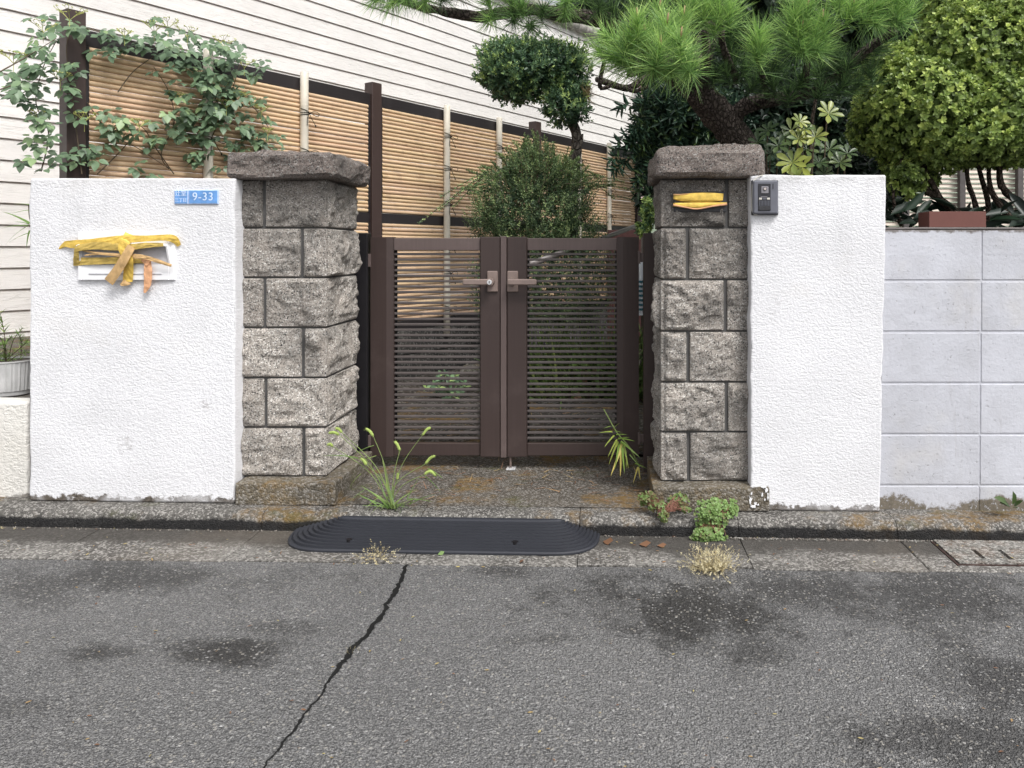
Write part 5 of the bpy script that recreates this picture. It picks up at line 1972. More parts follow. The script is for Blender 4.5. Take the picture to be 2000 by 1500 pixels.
# --- pine
pn = thing("pine_tree", P(1450, 450, 3.5), "black pine leaning over the right stone pillar with long needled tufts", "tree")
q = smooth_path([P(1505, 470, 3.55), P(1456, 305, 3.5), P(1408, 232, 3.45), P(1350, 165, 3.35), P(1300, 130, 3.25), P(1250, 80, 3.25), P(1180, 35, 3.3)], 10)
MB().tube(q, lerp_list(0.088, 0.034, len(q)), 18, jit=0.22).make("trunk", M_pinebark, pn, smooth=True)
for path, r0, r1 in [([(1425, 262, 3.5), (1445, 215, 3.45), (1500, 195, 3.4), (1570, 185, 3.35), (1620, 160, 3.3), (1700, 90, 3.2), (1750, 60, 3.1)], 0.038, 0.014),
                     ([(1370, 180, 3.35), (1380, 120, 3.2), (1375, 60, 3.1)], 0.028, 0.012), ([(1500, 195, 3.4), (1490, 150, 3.2), (1480, 115, 3.05)], 0.018, 0.008),
                     ([(1570, 185, 3.35), (1575, 140, 3.2), (1580, 95, 3.05)], 0.018, 0.008), ([(1320, 145, 3.3), (1300, 130, 3.05), (1285, 110, 2.85)], 0.022, 0.010),
                     ([(1290, 130, 3.25), (1250, 160, 3.2), (1225, 172, 3.2), (1195, 165, 3.2), (1165, 155, 3.15)], 0.016, 0.011), ([(1225, 172, 3.2), (1240, 178, 3.18), (1265, 168, 3.15)], 0.012, 0.007),
                     ([(1250, 80, 3.25), (1240, 140, 3.2), (1225, 145, 3.18)], 0.014, 0.009), ([(1195, 165, 3.2), (1172, 170, 3.15), (1180, 120, 3.1)], 0.010, 0.008),
                     ([(1200, 45, 3.3), (1110, 30, 3.3), (1030, 20, 3.3), (940, 32, 3.3), (880, 25, 3.3), (820, 12, 3.3), (770, -5, 3.3)], 0.032, 0.014),
                     ([(1440, 160, 3.3), (1410, 80, 3.15), (1420, 20, 3.1)], 0.02, 0.008), ([(1620, 160, 3.3), (1650, 150, 3.3), (1680, 120, 3.3)], 0.012, 0.006)]:
    qq = smooth_path([P(*x) for x in path], 7)
    MB().tube(qq, lerp_list(r0, r1, len(qq)), 10, jit=0.45).make("branch", M_pinebark, pn, smooth=True)


def tuft_mesh(seed, n=420, tint=0.5, shoot=0.10):
    rng = rng_(seed)
    t = rng.random(n) ** 0.8
    th = np.radians(np.clip(rng.normal(66, 22, n) * (1 - 0.5 * t) + 6, 6, 128))
    ph = rng.uniform(0, 2 * math.pi, n)
    d = np.column_stack([np.sin(th) * np.cos(ph), np.sin(th) * np.sin(ph), np.cos(th)])
    pos = np.column_stack([rng.normal(0, .003, n), rng.normal(0, .003, n), t * shoot])
    L = rng.uniform(0.090, 0.155, n) * (1 - 0.22 * t)
    tt = np.clip(tint + rng.normal(0, 0.22, n) + 0.12 * (t - .5), 0, 1)
    L *= np.where(rng.random(n) < 0.25, rng.uniform(0.55, 0.85, n), 1.0)
    V, Fq, T = inst(tmpl_blade(0.027, 0.12, 3), pos, d, rng.normal(0, 1, (n, 3)), L, tt)
    me = mesh("needle_tuft", V, Fq, False, T)
    me.materials.append(M_needle)
    return me


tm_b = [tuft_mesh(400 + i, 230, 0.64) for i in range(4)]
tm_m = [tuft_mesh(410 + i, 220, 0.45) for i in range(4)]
tm_d = [tuft_mesh(420 + i, 220, 0.10) for i in range(3)]  # darker tint for inner and underside tufts, shade put into the colour
cv, cf = tube([(0, 0, 0), (0, 0, 0.02), (0, 0, 0.034), (0, 0, 0.040)], [0.0035, 0.004, 0.003, 0.0008], 7)
cme = mesh("candle", cv, cf, True)
cme.materials.append(M_candle)
rnd = random.Random(21)
T_ = []      # u, v, Y, tone, axis (x, y, z), scale
def tf(u, v, Y, tone, ax=(0, -0.25, 1), s=1.0, candle=False):
    T_.append((u, v, Y, tone, ax, s, candle))
# big near bunch over the pillar
for (u, v, Y) in [(1245, 62, 2.8), (1285, 112, 2.75), (1300, 72, 2.8), (1330, 100, 2.75), (1265, 90, 2.9), (1225, 92, 2.85), (1330, 55, 2.9), (1345, 125, 2.85), (1290, 40, 3.0)]:
    tf(u, v, Y, 'b', (rnd.uniform(-.25, .25), -0.45, 1), 1.0, True)
for (u, v) in [(1200, 78), (1190, 110), (1215, 118), (1230, 130)]:
    tf(u, v, 2.95, 'b', (-0.9, -0.3, 0.35), 0.95)
for (u, v) in [(1310, 138), (1350, 140), (1275, 135)]:
    tf(u, v, 2.85, 'm', (rnd.uniform(-.4, .5), -0.8, -0.15), 0.95)
for (u, v) in [(1375, 30), (1400, 50), (1350, 20), (1395, 15), (1425, 35)]:
    tf(u, v, 2.95, 'b', (0.15, -0.35, 1), 1.0)
for (u, v) in [(1480, 100), (1478, 80), (1484, 120)]:
    tf(u, v, 2.95, 'b' if v < 110 else 'm', (0, -0.55, 0.9), 0.92)
for (u, v) in [(1560, 78), (1590, 84), (1545, 50), (1575, 40), (1610, 60), (1565, 20)]:
    tf(u, v, 2.95, 'b', (rnd.uniform(-.3, .4), -0.45, 1), 0.98, True)
for (u, v) in [(1590, 100), (1560, 100)]:
    tf(u, v, 2.95, 'm', (0.3, -0.8, -0.2), 0.9)
for (u, v) in [(1692, 28), (1748, 28), (1720, 10), (1660, 30), (1775, 15), (1640, 15)]:
    tf(u, v, 2.95, 'b', (rnd.uniform(-.4, .4), -0.5, 0.8), 0.95, True)
for (u, v) in [(1745, 40), (1700, 45)]:
    tf(u, v, 2.95, 'm', (0.3, -0.6, -0.3), 0.9)
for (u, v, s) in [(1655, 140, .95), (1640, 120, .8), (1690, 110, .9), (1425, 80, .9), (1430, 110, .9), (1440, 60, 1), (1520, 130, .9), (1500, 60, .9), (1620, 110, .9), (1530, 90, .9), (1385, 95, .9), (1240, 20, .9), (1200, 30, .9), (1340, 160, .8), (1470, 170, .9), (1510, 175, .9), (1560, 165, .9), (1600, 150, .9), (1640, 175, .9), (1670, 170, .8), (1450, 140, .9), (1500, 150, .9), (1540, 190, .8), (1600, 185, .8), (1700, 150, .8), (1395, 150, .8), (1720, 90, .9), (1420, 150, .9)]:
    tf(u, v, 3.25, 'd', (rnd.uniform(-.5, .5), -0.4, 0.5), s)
# long limb to the left
for (u, v, tone, ax, s) in [(1108, 0, 'm', (0.0, -.6, -.5), .85), (1105, 22, 'm', (0, -.5, -.9), .8), (1145, -10, 'm', (.3, -.5, .3), .8), (1000, 8, 'm', (0, -.4, .9), .85), (1005, 35, 'd', (0, -.6, -.6), .85), (1035, 50, 'd', (0.2, -.6, -.3), .85), (960, 35, 'm', (-.3, -.5, -.5), .8), (955, 5, 'm', (-.2, -.5, .5), .8),
                            (1060, 25, 'd', (.2, -.5, .3), .8), (1170, 20, 'd', (.2, -.5, .1), .8), (800, -8, 'm', (-.1, -.4, -.5), .85), (770, 5, 'm', (-.6, -.3, -.6), .85), (745, -5, 'm', (-.9, -.3, -.3), .85), (830, 0, 'm', (.1, -.5, -.6), .8), (860, -5, 'd', (.3, -.4, -.5), .8), (900, -12, 'd', (.2, -.4, -.2), .75),
                            (725, -20, 'm', (-.8, -.3, .2), .8), (785, -30, 'm', (0, -.3, 1), .9), (840, -35, 'm', (0, -.3, 1), .9), (920, -30, 'm', (0, -.3, 1), .9), (980, -25, 'm', (0, -.3, 1), .9), (1050, -30, 'm', (0, -.3, 1), .9), (1020, 20, 'm', (.1, -.6, .5), .8)]:
    tf(u, v, 3.2, tone, ax, s)
# above the frame
for (u, v) in [(1200, -40), (1280, -30), (1350, -45), (1450, -40), (1520, -30), (1640, -45), (1720, -50), (1800, -30)]:
    tf(u, v, 3.1, 'm', (0, -.3, 1), 1)
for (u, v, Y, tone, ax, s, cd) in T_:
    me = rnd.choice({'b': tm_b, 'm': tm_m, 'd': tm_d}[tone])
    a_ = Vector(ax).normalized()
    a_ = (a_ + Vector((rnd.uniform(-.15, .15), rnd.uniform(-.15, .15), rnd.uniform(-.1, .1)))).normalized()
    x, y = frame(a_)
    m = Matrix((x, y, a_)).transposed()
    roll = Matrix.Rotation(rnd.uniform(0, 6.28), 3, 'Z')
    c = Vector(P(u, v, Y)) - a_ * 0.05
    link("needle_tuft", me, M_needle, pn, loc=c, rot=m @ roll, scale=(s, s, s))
    if cd and rnd.random() < 0.7:
        link("candle", cme, M_candle, pn, loc=c + a_ * 0.10 * s, rot=(rnd.uniform(-.2, .2), rnd.uniform(-.2, .2), 0))

# the crown goes on above the frame: limbs and tufts that shade the garden
ru = random.Random(99)
lead = smooth_path([P(1350, 165, 3.35), (0.55, 3.7, 2.3), (0.35, 4.3, 3.0), (0.6, 4.8, 3.8), (0.5, 5.0, 4.6)], 8)
MB().tube(lead, lerp_list(0.05, 0.02, len(lead)), 10, jit=0.3).make("branch", M_pinebark, pn, smooth=True)
for (tx, ty, tz) in [(0.0, 4.3, 3.0), (0.1, 5.6, 3.6), (1.9, 4.4, 3.0), (1.6, 5.8, 3.7), (0.4, 6.3, 3.9)]:
    a0 = Vector(lead[18])
    q = smooth_path([a0, a0.lerp(Vector((tx, ty, tz)), 0.5) + Vector((0, 0, .15)), (tx, ty, tz)], 6)
    MB().tube(q, lerp_list(0.03, 0.012, len(q)), 8, jit=0.3).make("branch", M_pinebark, pn, smooth=True)
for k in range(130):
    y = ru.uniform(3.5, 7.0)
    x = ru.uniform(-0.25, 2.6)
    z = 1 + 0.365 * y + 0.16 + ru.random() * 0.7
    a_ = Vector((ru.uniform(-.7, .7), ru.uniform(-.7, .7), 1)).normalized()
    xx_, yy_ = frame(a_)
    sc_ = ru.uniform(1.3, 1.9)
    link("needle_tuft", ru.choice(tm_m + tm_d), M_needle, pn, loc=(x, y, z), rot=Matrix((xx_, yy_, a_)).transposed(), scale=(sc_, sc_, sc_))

# --- vine over the bamboo fence: leaves are parts, the rest is one part
vn = thing("climbing_vine", fp(0.3, 0.1, 1.3), "climbing vine with five part leaves over the post and left end of the bamboo fence", "vine")


def onf(u, v, off):
    """point off metres in front of the fence plane, along the sight line through (u, v)"""
    o = (u - U0) / F
    A = FA + FN * off
    t = (o * A.y - A.x) / (FD.x - o * FD.y)
    Y = A.y + FD.y * t
    return Vector(P(u, v, Y))


V_, F_ = tmpl_leaf(0.62, 0.06, 0.14)
V_ = np.array([(0, 0, 0), (.24, .22, .03), (.30, .48, .035), (.17, .78, 0), (0, 1, -.09), (-.17, .78, 0), (-.30, .48, .035), (-.24, .22, .03), (0, .5, 0.0)])
F_ = np.array([(0, 1, 2, 8), (8, 2, 3, 4), (8, 4, 5, 6), (0, 8, 6, 7)])
vlm = []
for s in range(5):
    me = mesh("leaf", V_, F_, False, np.full(len(V_), [0.15, 0.32, 0.48, 0.62, 0.85][s]))
    me.materials.append(M_vine)
    vlm.append(me)
rng = rng_(91)
sites = []
def vs_(u, v, su, sv, n, off0, off1, L=0.051):
    for k in range(n):
        sites.append((rng.normal(u, su), rng.normal(v, sv), rng.uniform(off0, off1), L))
vs_(150, 45, 18, 12, 6, .05, .2)
vs_(200, 62, 25, 8, 8, .05, .2)
vs_(275, 85, 30, 12, 9, .05, .2)
vs_(300, 50, 12, 10, 4, .05, .2)
vs_(350, 85, 30, 16, 16, .05, .25)
vs_(400, 95, 35, 16, 24, .05, .3)
vs_(435, 130, 38, 22, 36, .05, .3)
vs_(400, 165, 42, 28, 46, .04, .25)
vs_(392, 220, 36, 25, 34, .04, .2)
vs_(400, 260, 22, 28, 20, .04, .18)
vs_(395, 315, 28, 18, 12, .04, .15)
vs_(455, 195, 34, 26, 32, .04, .2)
vs_(500, 258, 30, 18, 20, .04, .15)
vs_(465, 280, 30, 10, 9, .04, .12)
vs_(330, 225, 22, 12, 7, .04, .14)
vs_(250, 255, 35, 14, 14, .04, .16)
vs_(290, 275, 26, 14, 10, .04, .14)
vs_(205, 285, 22, 16, 7, .04, .14)
vs_(285, 325, 22, 14, 6, .04, .12)
vs_(200, 215, 22, 12, 5, .04, .14)
vs_(90, 70, 14, 20, 9, .08, .25)
vs_(80, 125, 22, 22, 18, .08, .3)
vs_(62, 170, 18, 22, 14, .08, .3)
vs_(85, 235, 18, 22, 14, .08, .25)
vs_(75, 295, 18, 20, 9, .08, .2)
vs_(130, 140, 16, 30, 7, .08, .16)
vs_(140, 190, 12, 30, 6, .08, .16)
vs_(150, 300, 14, 22, 7, .08, .16)
vs_(25, 150, 14, 16, 5, .1, .3, .04)
vs_(235, 95, 20, 10, 8, .05, .15)
nleaf = 0
extraP, extraD, extraN, extraS, extraT = [], [], [], [], []
rng.shuffle(sites)
for (u, v, off, L) in sites:
    if v < 8 or v > 342:
        continue
    c = onf(u, v, off)
    ax = Vector((rng.normal(.25, .3), -0.55 + rng.normal(0, .2), 0.75 + rng.normal(0, .2))).normalized()
    X_, Y_ = frame(ax)
    down = -Y_ if Y_.z > 0 else Y_
    tn = int(np.clip(rng.normal(1.9, 0.9), 0, 4))
    for j, (dg, ls) in enumerate([(0, 1.15), (-55, .9), (55, .9), (-105, .7), (105, .7)]):
        if rng.random() < 0.12:
            continue
        a_ = R(dg + rng.normal(0, 10))
        dd = down * math.cos(a_) + X_ * math.sin(a_) - ax * rng.uniform(0.05, 0.35)
        LL_ = L * ls * rng.uniform(0.8, 1.2)
        t_ = int(np.clip(tn + rng.integers(-1, 2), 0, 4))
        nrm = ax + Vector(tuple(rng.normal(0, .15, 3)))
        p0 = c + dd.normalized() * 0.008
        if nleaf < 290:
            place_leaf(vlm[t_], vn, p0, dd, nrm, LL_)
            nleaf += 1
        else:
            extraP.append(tuple(p0)); extraD.append(tuple(dd)); extraN.append(tuple(nrm)); extraS.append(LL_); extraT.append([0.15, 0.32, 0.48, 0.62, 0.85][t_])
V, Fq, T = inst((V_, F_), np.array(extraP), np.array(extraD), np.array(extraN), np.array(extraS), np.array(extraT))
foliage("foliage", (V, Fq, T), M_vine, vn)
vst = [([(400, 346), (395, 280), (400, 200), (390, 130), (370, 90)], .05), ([(400, 300), (430, 230), (455, 170), (470, 120)], .08), ([(160, 340), (150, 260), (140, 180), (130, 90), (150, 40)], .10),
       ([(80, 335), (95, 260), (70, 200), (85, 130), (110, 80)], .12), ([(150, 50), (220, 70), (290, 90), (350, 95)], .08), ([(170, 200), (215, 260), (270, 290), (330, 330)], .05), ([(190, 340), (240, 290), (270, 250)], .05),
       ([(340, 340), (305, 290), (280, 250), (250, 240)], .05), ([(400, 240), (450, 240), (500, 270), (540, 300)], .07), ([(0, 140), (40, 118), (70, 100), (110, 75)], .25), ([(0, 175), (50, 160), (90, 165)], .25),
       ([(330, 330), (315, 300), (340, 240), (330, 180), (300, 130)], .05), ([(460, 180), (500, 215), (525, 250)], .07), ([(230, 180), (260, 140), (300, 110)], .05)]
sb = MB()
for path, off in vst:
    q = smooth_path([onf(u, v, off) for u, v in path], 6)
    sb.tube(q, lerp_list(0.0035, 0.0018, len(q)), 5, cap=False)
sb.make("stem", M_vinestem, vn, smooth=True, fix=False)
# flat flower heads
fl = MB()
fdots = MB()
for (u, v, s) in [(133, 12, 1.2), (85, 40, 1), (30, 100, 1), (125, 140, .8), (300, 42, 1), (330, 35, 1), (370, 52, 1), (442, 70, 1.2), (478, 112, 1.1), (470, 180, .8), (510, 205, .8), (340, 180, .7), (270, 232, .8), (170, 218, .9), (75, 215, .7), (245, 58, .6), (440, 195, .8), (520, 250, .6)]:
    c = onf(u, v, .15)
    root_ = c + Vector((rng.normal(0, .01), 0.0, -0.06 * s))
    fl.tube([root_ + Vector((0, 0, -0.05)), root_], 0.0016, 4, cap=False)
    for k in range(5):
        a_ = 2 * math.pi * k / 5 + rng.uniform(0, .5)
        m_ = root_ + Vector((math.cos(a_) * 0.028 * s, math.sin(a_) * 0.028 * s, 0.028 * s))
        fl.tube([root_, m_], 0.0013, 4, cap=False)
        for j in range(3):
            b2 = a_ + (j - 1) * 0.6
            e_ = m_ + Vector((math.cos(b2) * 0.026 * s, math.sin(b2) * 0.026 * s, 0.014 * s + rng.uniform(0, .006)))
            fl.tube([m_, e_], 0.0011, 4, cap=False)
            for h in range(2):
                e2 = e_ + Vector((rng.normal(0, .008), rng.normal(0, .008), .006))
                fl.tube([e_, e2], [0.0012, 0.0026], 4)
fl.make("flower_heads", M_flower, vn, fix=False, kind="stuff")

# --- bamboo grass sprig poking out at the left of the white wall
bg_ = thing("bamboo_grass", P(60, 440, 3.15), "sprig of long narrow leaves poking out behind the left edge of the left white wall", "plant")
V_, F_ = tmpl_blade(0.11, 0.2, 5)
bm_ = mesh("leaf", V_, F_, False, np.full(len(V_), 0.55))
bm_.materials.append(M_grass)
for (u0, v0, u1, v1, s) in [(58, 436, 8, 406, 1), (56, 440, 2, 437, 1), (54, 441, 2, 470, 1.1), (56, 455, 12, 468, .9), (58, 450, 46, 484, .8), (60, 410, 18, 412, .9), (60, 400, 30, 394, .8), (58, 438, 28, 428, .7)]:
    a_, b2 = P(u0, v0, 3.12), P(u1, v1, 3.10)
    place_leaf(bm_, bg_, a_, b2 - a_, Vector((0, -0.5, 1)), (b2 - a_).length * 1.03)
MB().tube(smooth_path([P(75, 520, 3.15), P(66, 455, 3.13), P(58, 425, 3.12), P(56, 400, 3.12)], 4), 0.0025, 5).make("stem", M_vinestem, bg_)

# --- potted plant at far left
pt = thing("plant_pot", P(20, 772, 3.14), "grey ribbed plastic plant pot on the low wall at the far left", "plant pot")
pc = P(19, 772, 3.14)
zb, zt = 0.394, PZ(702, 3.14)
V, Fc = [], []
nn_ = 96
prof = [(0.070, 0.0), (0.078, 0.004), (0.080, 0.018), (0.0845, 0.022), (0.092, zt - zb - 0.008), (0.096, zt - zb - 0.005), (0.096, zt - zb), (0.090, zt - zb), (0.088, zt - zb - 0.012), (0.05, zt - zb - 0.012)]
for i, (r_, z) in enumerate(prof):
    for k in range(nn_):
        a_ = 2 * math.pi * k / nn_
        rr_ = r_ + (0.0016 * math.cos(a_ * 36) if 3 <= i <= 4 else 0)
        V.append((pc.x + rr_ * math.cos(a_), pc.y + rr_ * math.sin(a_), zb + z))
    if i:
        a0, b0 = (i - 1) * nn_, i * nn_
        for k in range(nn_):
            Fc.append((a0 + k, a0 + (k + 1) % nn_, b0 + (k + 1) % nn_, b0 + k))
MB().add(V, Fc).make("pot", M_pot, pt)
MB().tube([(pc.x, pc.y, zt - 0.03), (pc.x, pc.y, zt - 0.006)], 0.088, 24).make("soil", M_soil, pt)
pp_ = thing("potted_plant", (pc.x, pc.y, zt), "feathery green seedling growing in the grey pot at the far left", "plant")
rng = rng_(64)
def leafy_stem(parent, base, tip, k, size, mat, seed, w_=0.10, ang=(30, 75), r=0.002, droop=0.3, tint=0.5, bend=0.02):
    rng = rng_(seed)
    base, tip = Vector(base), Vector(tip)
    mid = (base + tip) / 2 + Vector((rng.normal(0, bend), rng.normal(0, bend), bend))
    path = smooth_path([base, mid, tip], 5)
    MB().tube(path, lerp_list(r, r * .5, len(path)), 5).make("stem", mat_stem(mat), parent, fix=False)
    ps = np.array([path[min(int(t * (len(path) - 1)), len(path) - 1)] for t in np.linspace(0.08, 1, k)])
    ax = np.tile(np.array((tip - base).normalized()), (k, 1))
    return sprigs(rng, ps, ax, 2, 0.004, ang, size, tmpl_blade(w_, droop, 3), np.clip(rng.normal(tint, .12, k), 0, 1))


def mat_stem(m):
    return M_vinestem


parts = []
for i, (u, v, y, sz) in enumerate([(0, 610, 3.12, .05), (-25, 640, 3.1, .05), (35, 652, 3.14, .035), (52, 668, 3.12, .03), (22, 660, 3.16, .03), (60, 690, 3.13, .025), (10, 672, 3.1, .03), (45, 640, 3.18, .03)]):
    parts.append(leafy_stem(pp_, (pc.x + rng.normal(0, .02), pc.y + rng.normal(0, .02), zt - 0.008), P(u, v, y), 22, (sz * .8, sz * 1.2), M_grass, 640 + i, w_=0.13, droop=0.2))
foliage("foliage", join(parts), M_grass, pp_)

M_stalk = plain("green stalk", (0.20, 0.27, 0.09, 1), 0.6)
M_head = plain("foxtail head", (0.34, 0.44, 0.12, 1), 0.8)
# --- foxtail grass clump in the gateway
fx = thing("foxtail_clump", P(772, 985, 2.84), "clump of green foxtail grass with nodding heads growing on the gateway slab at the left", "weed")
bx = Vector((PX(765, 2.86), 2.86, gz(-.8) + 0.006))
rng = rng_(3)
def PF(u, v, y):
    return Vector(P(u, v, y))
bl = []
heads = [((668, 845), (655, 837), 2.83), ((662, 849), (642, 846), 2.86), ((729, 852), (714, 837), 2.84), ((781, 880), (771, 862), 2.87), ((825, 850), (841, 835), 2.84), ((831, 906), (850, 890), 2.83), ((716, 908), (704, 896), 2.84), ((829, 927), (852, 930), 2.82), ((776, 936), (778, 925), 2.86), ((650, 872), (640, 869), 2.85)]
for i, (a_, b2, y) in enumerate(heads):
    p0 = bx + Vector((rng.normal(0, .012), rng.normal(0, .01), 0))
    p1 = PF(a_[0], a_[1], y)
    mid = p0.lerp(p1, 0.5) + Vector((-(p1.x - p0.x) * 0.12, 0, 0.02))
    q = smooth_path([p0, mid, p1], 6)
    MB().tube(q, lerp_list(0.0017, 0.0011, len(q)), 5).make("stalk", M_stalk, fx, fix=False)
    p2 = PF(b2[0], b2[1], y)
    hq = smooth_path([p1, p1.lerp(p2, .5) + Vector((0, 0, .006 if i != 7 else .016)), p2], 4)
    V, Fc = tube(hq, [0.0015] + [0.0052] * (len(hq) - 2) + [0.0015], 7, jit=0.3)
    hh = MB().add(V, Fc).make("seed_head", M_head, fx, fix=False)
    # bristles
    k = 130
    tt = rng.random(k)
    idx = (tt * (len(hq) - 1)).astype(int).clip(0, len(hq) - 2)
    ps = np.array([hq[j] for j in idx]) + rng.normal(0, .002, (k, 3))
    dr = norm(np.array([hq[j + 1] - hq[j] for j in idx])) * 0.7 + rng.normal(0, .5, (k, 3))
    bl.append(inst(tmpl_blade(0.06, 0.0, 2), ps, dr, rng.normal(0, 1, (k, 3)), rng.uniform(.007, .012, k), rng.uniform(.7, 1, k)))
foliage("bristles", join(bl), M_grass, fx)
blades = [(700, 895, 640, 880), (690, 880, 730, 870), (735, 890, 702, 898), (770, 897, 752, 903), (715, 955, 683, 972), (705, 925, 675, 950), (830, 930, 862, 953), (795, 975, 838, 972), (745, 968, 716, 985), (790, 985, 778, 1002), (765, 985, 748, 1000),
          (752, 905, 758, 960), (812, 935, 795, 975), (725, 990, 715, 998), (745, 1000, 740, 985), (774, 1010, 768, 975), (785, 1015, 775, 985), (800, 985, 812, 960), (740, 930, 752, 970), (835, 915, 862, 925), (800, 890, 806, 905), (758, 945, 770, 985), (700, 960, 735, 985), (722, 1000, 745, 985), (840, 960, 800, 985)]
V_, F_ = tmpl_blade(0.055, 0.22, 6)
for s in range(3):
    pass
gb = []
for s in range(3):
    me = mesh("leaf_blade", V_, F_, False, np.full(len(V_), [.35, .55, .75][s]))
    me.materials.append(M_grass)
    gb.append(me)
for i, (u0, v0, u1, v1) in enumerate(blades):
    a_ = PF(u0, v0, 2.84 + rng.uniform(-.03, .03))
    b2 = PF(u1, v1, 2.83 + rng.uniform(-.04, .04))
    if (b2 - bx).length < (a_ - bx).length:
        a_, b2 = b2, a_
    place_leaf(gb[i % 3], fx, a_, b2 - a_, Vector((rng.normal(0, .3), -0.4, 1)), (b2 - a_).length * 1.1, name="leaf_blade")
for i in range(22):
    dd = Vector((rng.normal(0, .7), rng.normal(-.2, .5), rng.uniform(.3, 1.1))).normalized()
    place_leaf(gb[i % 3], fx, bx + Vector((rng.normal(0, .012), rng.normal(0, .01), 0)), dd, Vector((rng.normal(0, .5), -.5, .8)), rng.uniform(.06, .15), name="leaf_blade")

# --- lily-like shoot leaning by the right end of the gate
ly = thing("lily_shoot", P(1245, 925, 3.2), "leaning green shoot with long drooping narrow leaves by the right end of the gate", "weed")
q = smooth_path([P(1249, 912, 3.2), P(1230, 875, 3.16), P(1205, 845, 3.14), P(1188, 815, 3.13), P(1179, 799, 3.13)], 6)
MB().tube(q, lerp_list(0.0032, 0.0015, len(q)), 6).make("stem", M_stalk, ly, fix=False)
lv_ = [(1193, 832, 1180, 835), (1197, 838, 1206, 825), (1200, 842, 1212, 841), (1196, 843, 1174, 842), (1203, 849, 1222, 846), (1200, 850, 1181, 868), (1207, 856, 1236, 857), (1205, 858, 1186, 890), (1212, 862, 1248, 888), (1207, 862, 1187, 905), (1210, 866, 1200, 910), (1214, 866, 1212, 928),
       (1215, 868, 1218, 920), (1218, 868, 1227, 912), (1240, 905, 1262, 912), (1246, 912, 1236, 942), (1247, 912, 1250, 936), (1215, 870, 1195, 925), (1208, 858, 1225, 850), (1222, 880, 1225, 912), (1230, 888, 1245, 905)]
for s in range(3):
    pass
V_, F_ = tmpl_blade(0.10, 0.16, 6)
lm = []
for s in range(3):
    me = mesh("leaf", V_, F_, False, np.full(len(V_), [.4, .6, .95][s]))
    me.materials.append(M_lily)
    lm.append(me)
for i, (u0, v0, u1, v1) in enumerate(lv_):
    a_, b2 = P(u0, v0, 3.14), P(u1, v1, 3.10 + rng.uniform(-.03, .02))
    place_leaf(lm[2 if v1 > 922 else (i % 2)], ly, a_, b2 - a_, Vector((rng.normal(0, .2), -.6, .8)), (b2 - a_).length * 1.05)

# --- round-leaved herbs on the kerb
def herb(name, label, blobs, n, seed, tint, size):
    u0 = sum(b_[0] for b_ in blobs) / len(blobs)
    v0 = sum(b_[1] for b_ in blobs) / len(blobs)
    h = thing(name, P(u0, v0, 2.79), label, "weed", "small leafy weeds on the kerb")
    rng = rng_(seed)
    ps = []
    for (u, v, ru, rv, Y) in blobs:
        m = int(n * ru * rv / sum(b_[2] * b_[3] for b_ in blobs))
        for k in range(m):
            a_ = rng.uniform(0, 6.28)
            r_ = math.sqrt(rng.random())
            ps.append(P(u + ru * r_ * math.cos(a_), v + rv * r_ * math.sin(a_), Y - 0.03 * (1 - r_) * rng.uniform(.4, 1.2)))
    ps = np.array(ps)
    ax = norm(np.tile([0, -0.65, .75], (len(ps), 1)) + rng.normal(0, .3, ps.shape))
    # each little leaf is three rounded lobes
    dta = sprigs(rng, ps, ax, 3, 0.001, (70, 88), (size * .8, size * 1.3), tmpl_leaf(0.95, 0.05, 0.08), np.clip(rng.normal(tint, .2, len(ps)), 0, 1), tj=.06)
    foliage("foliage", dta, M_herb, h)
    st = MB()
    for k in range(0, len(ps), 3):
        c = Vector(ps[k])
        base = Vector(P(u0 + rng.normal(0, 8), v0 + 10, 2.80))
        st.tube([base, base.lerp(c, .6) + Vector((0, 0, .01)), c], 0.0008, 3, cap=False)
    st.make("stems", plain("reddish stems", (0.22, 0.10, 0.07, 1)), h, fix=False, kind="stuff")
    return h


herb("creeping_weed", "reddish green creeping weed on the kerb in front of the right pillar plinth", [(1265, 975, 18, 16, 2.86), (1290, 990, 22, 12, 2.83), (1325, 978, 20, 16, 2.85), (1296, 1008, 10, 12, 2.79), (1340, 995, 10, 8, 2.82)], 330, 51, 0.45, 0.0085)
herb("creeping_weed", "bright green round leaved weed hanging down the kerb face below the right pillar", [(1390, 1010, 34, 26, 2.79), (1385, 1050, 36, 20, 2.765), (1425, 990, 16, 16, 2.84), (1372, 985, 10, 8, 2.84), (1430, 1000, 10, 10, 2.82), (1400, 985, 20, 12, 2.83)], 480, 52, 0.75, 0.010)
# small weed at the foot of the block wall
wd = thing("seedling", P(1975, 990, 2.90), "small dark leafed seedling at the foot of the block wall at the far right", "weed", None)
V_, F_ = tmpl_leaf(0.42, 0.06, 0.2)
me = mesh("leaf", V_, F_, True, np.full(len(V_), .35))
me.materials.append(M_umbrella)
for (u1, v1, s) in [(1955, 974, .9), (1982, 970, .8), (1985, 990, .6), (1968, 985, .5), (1990, 980, .6), (1962, 982, .6)]:
    a_ = P(1976, 993, 2.89)
    b2 = P(u1, v1, 2.86)
    place_leaf(me, wd, a_.lerp(b2, .3), b2 - a_, Vector((0, -.6, .8)), (b2 - a_).length * 1.0)

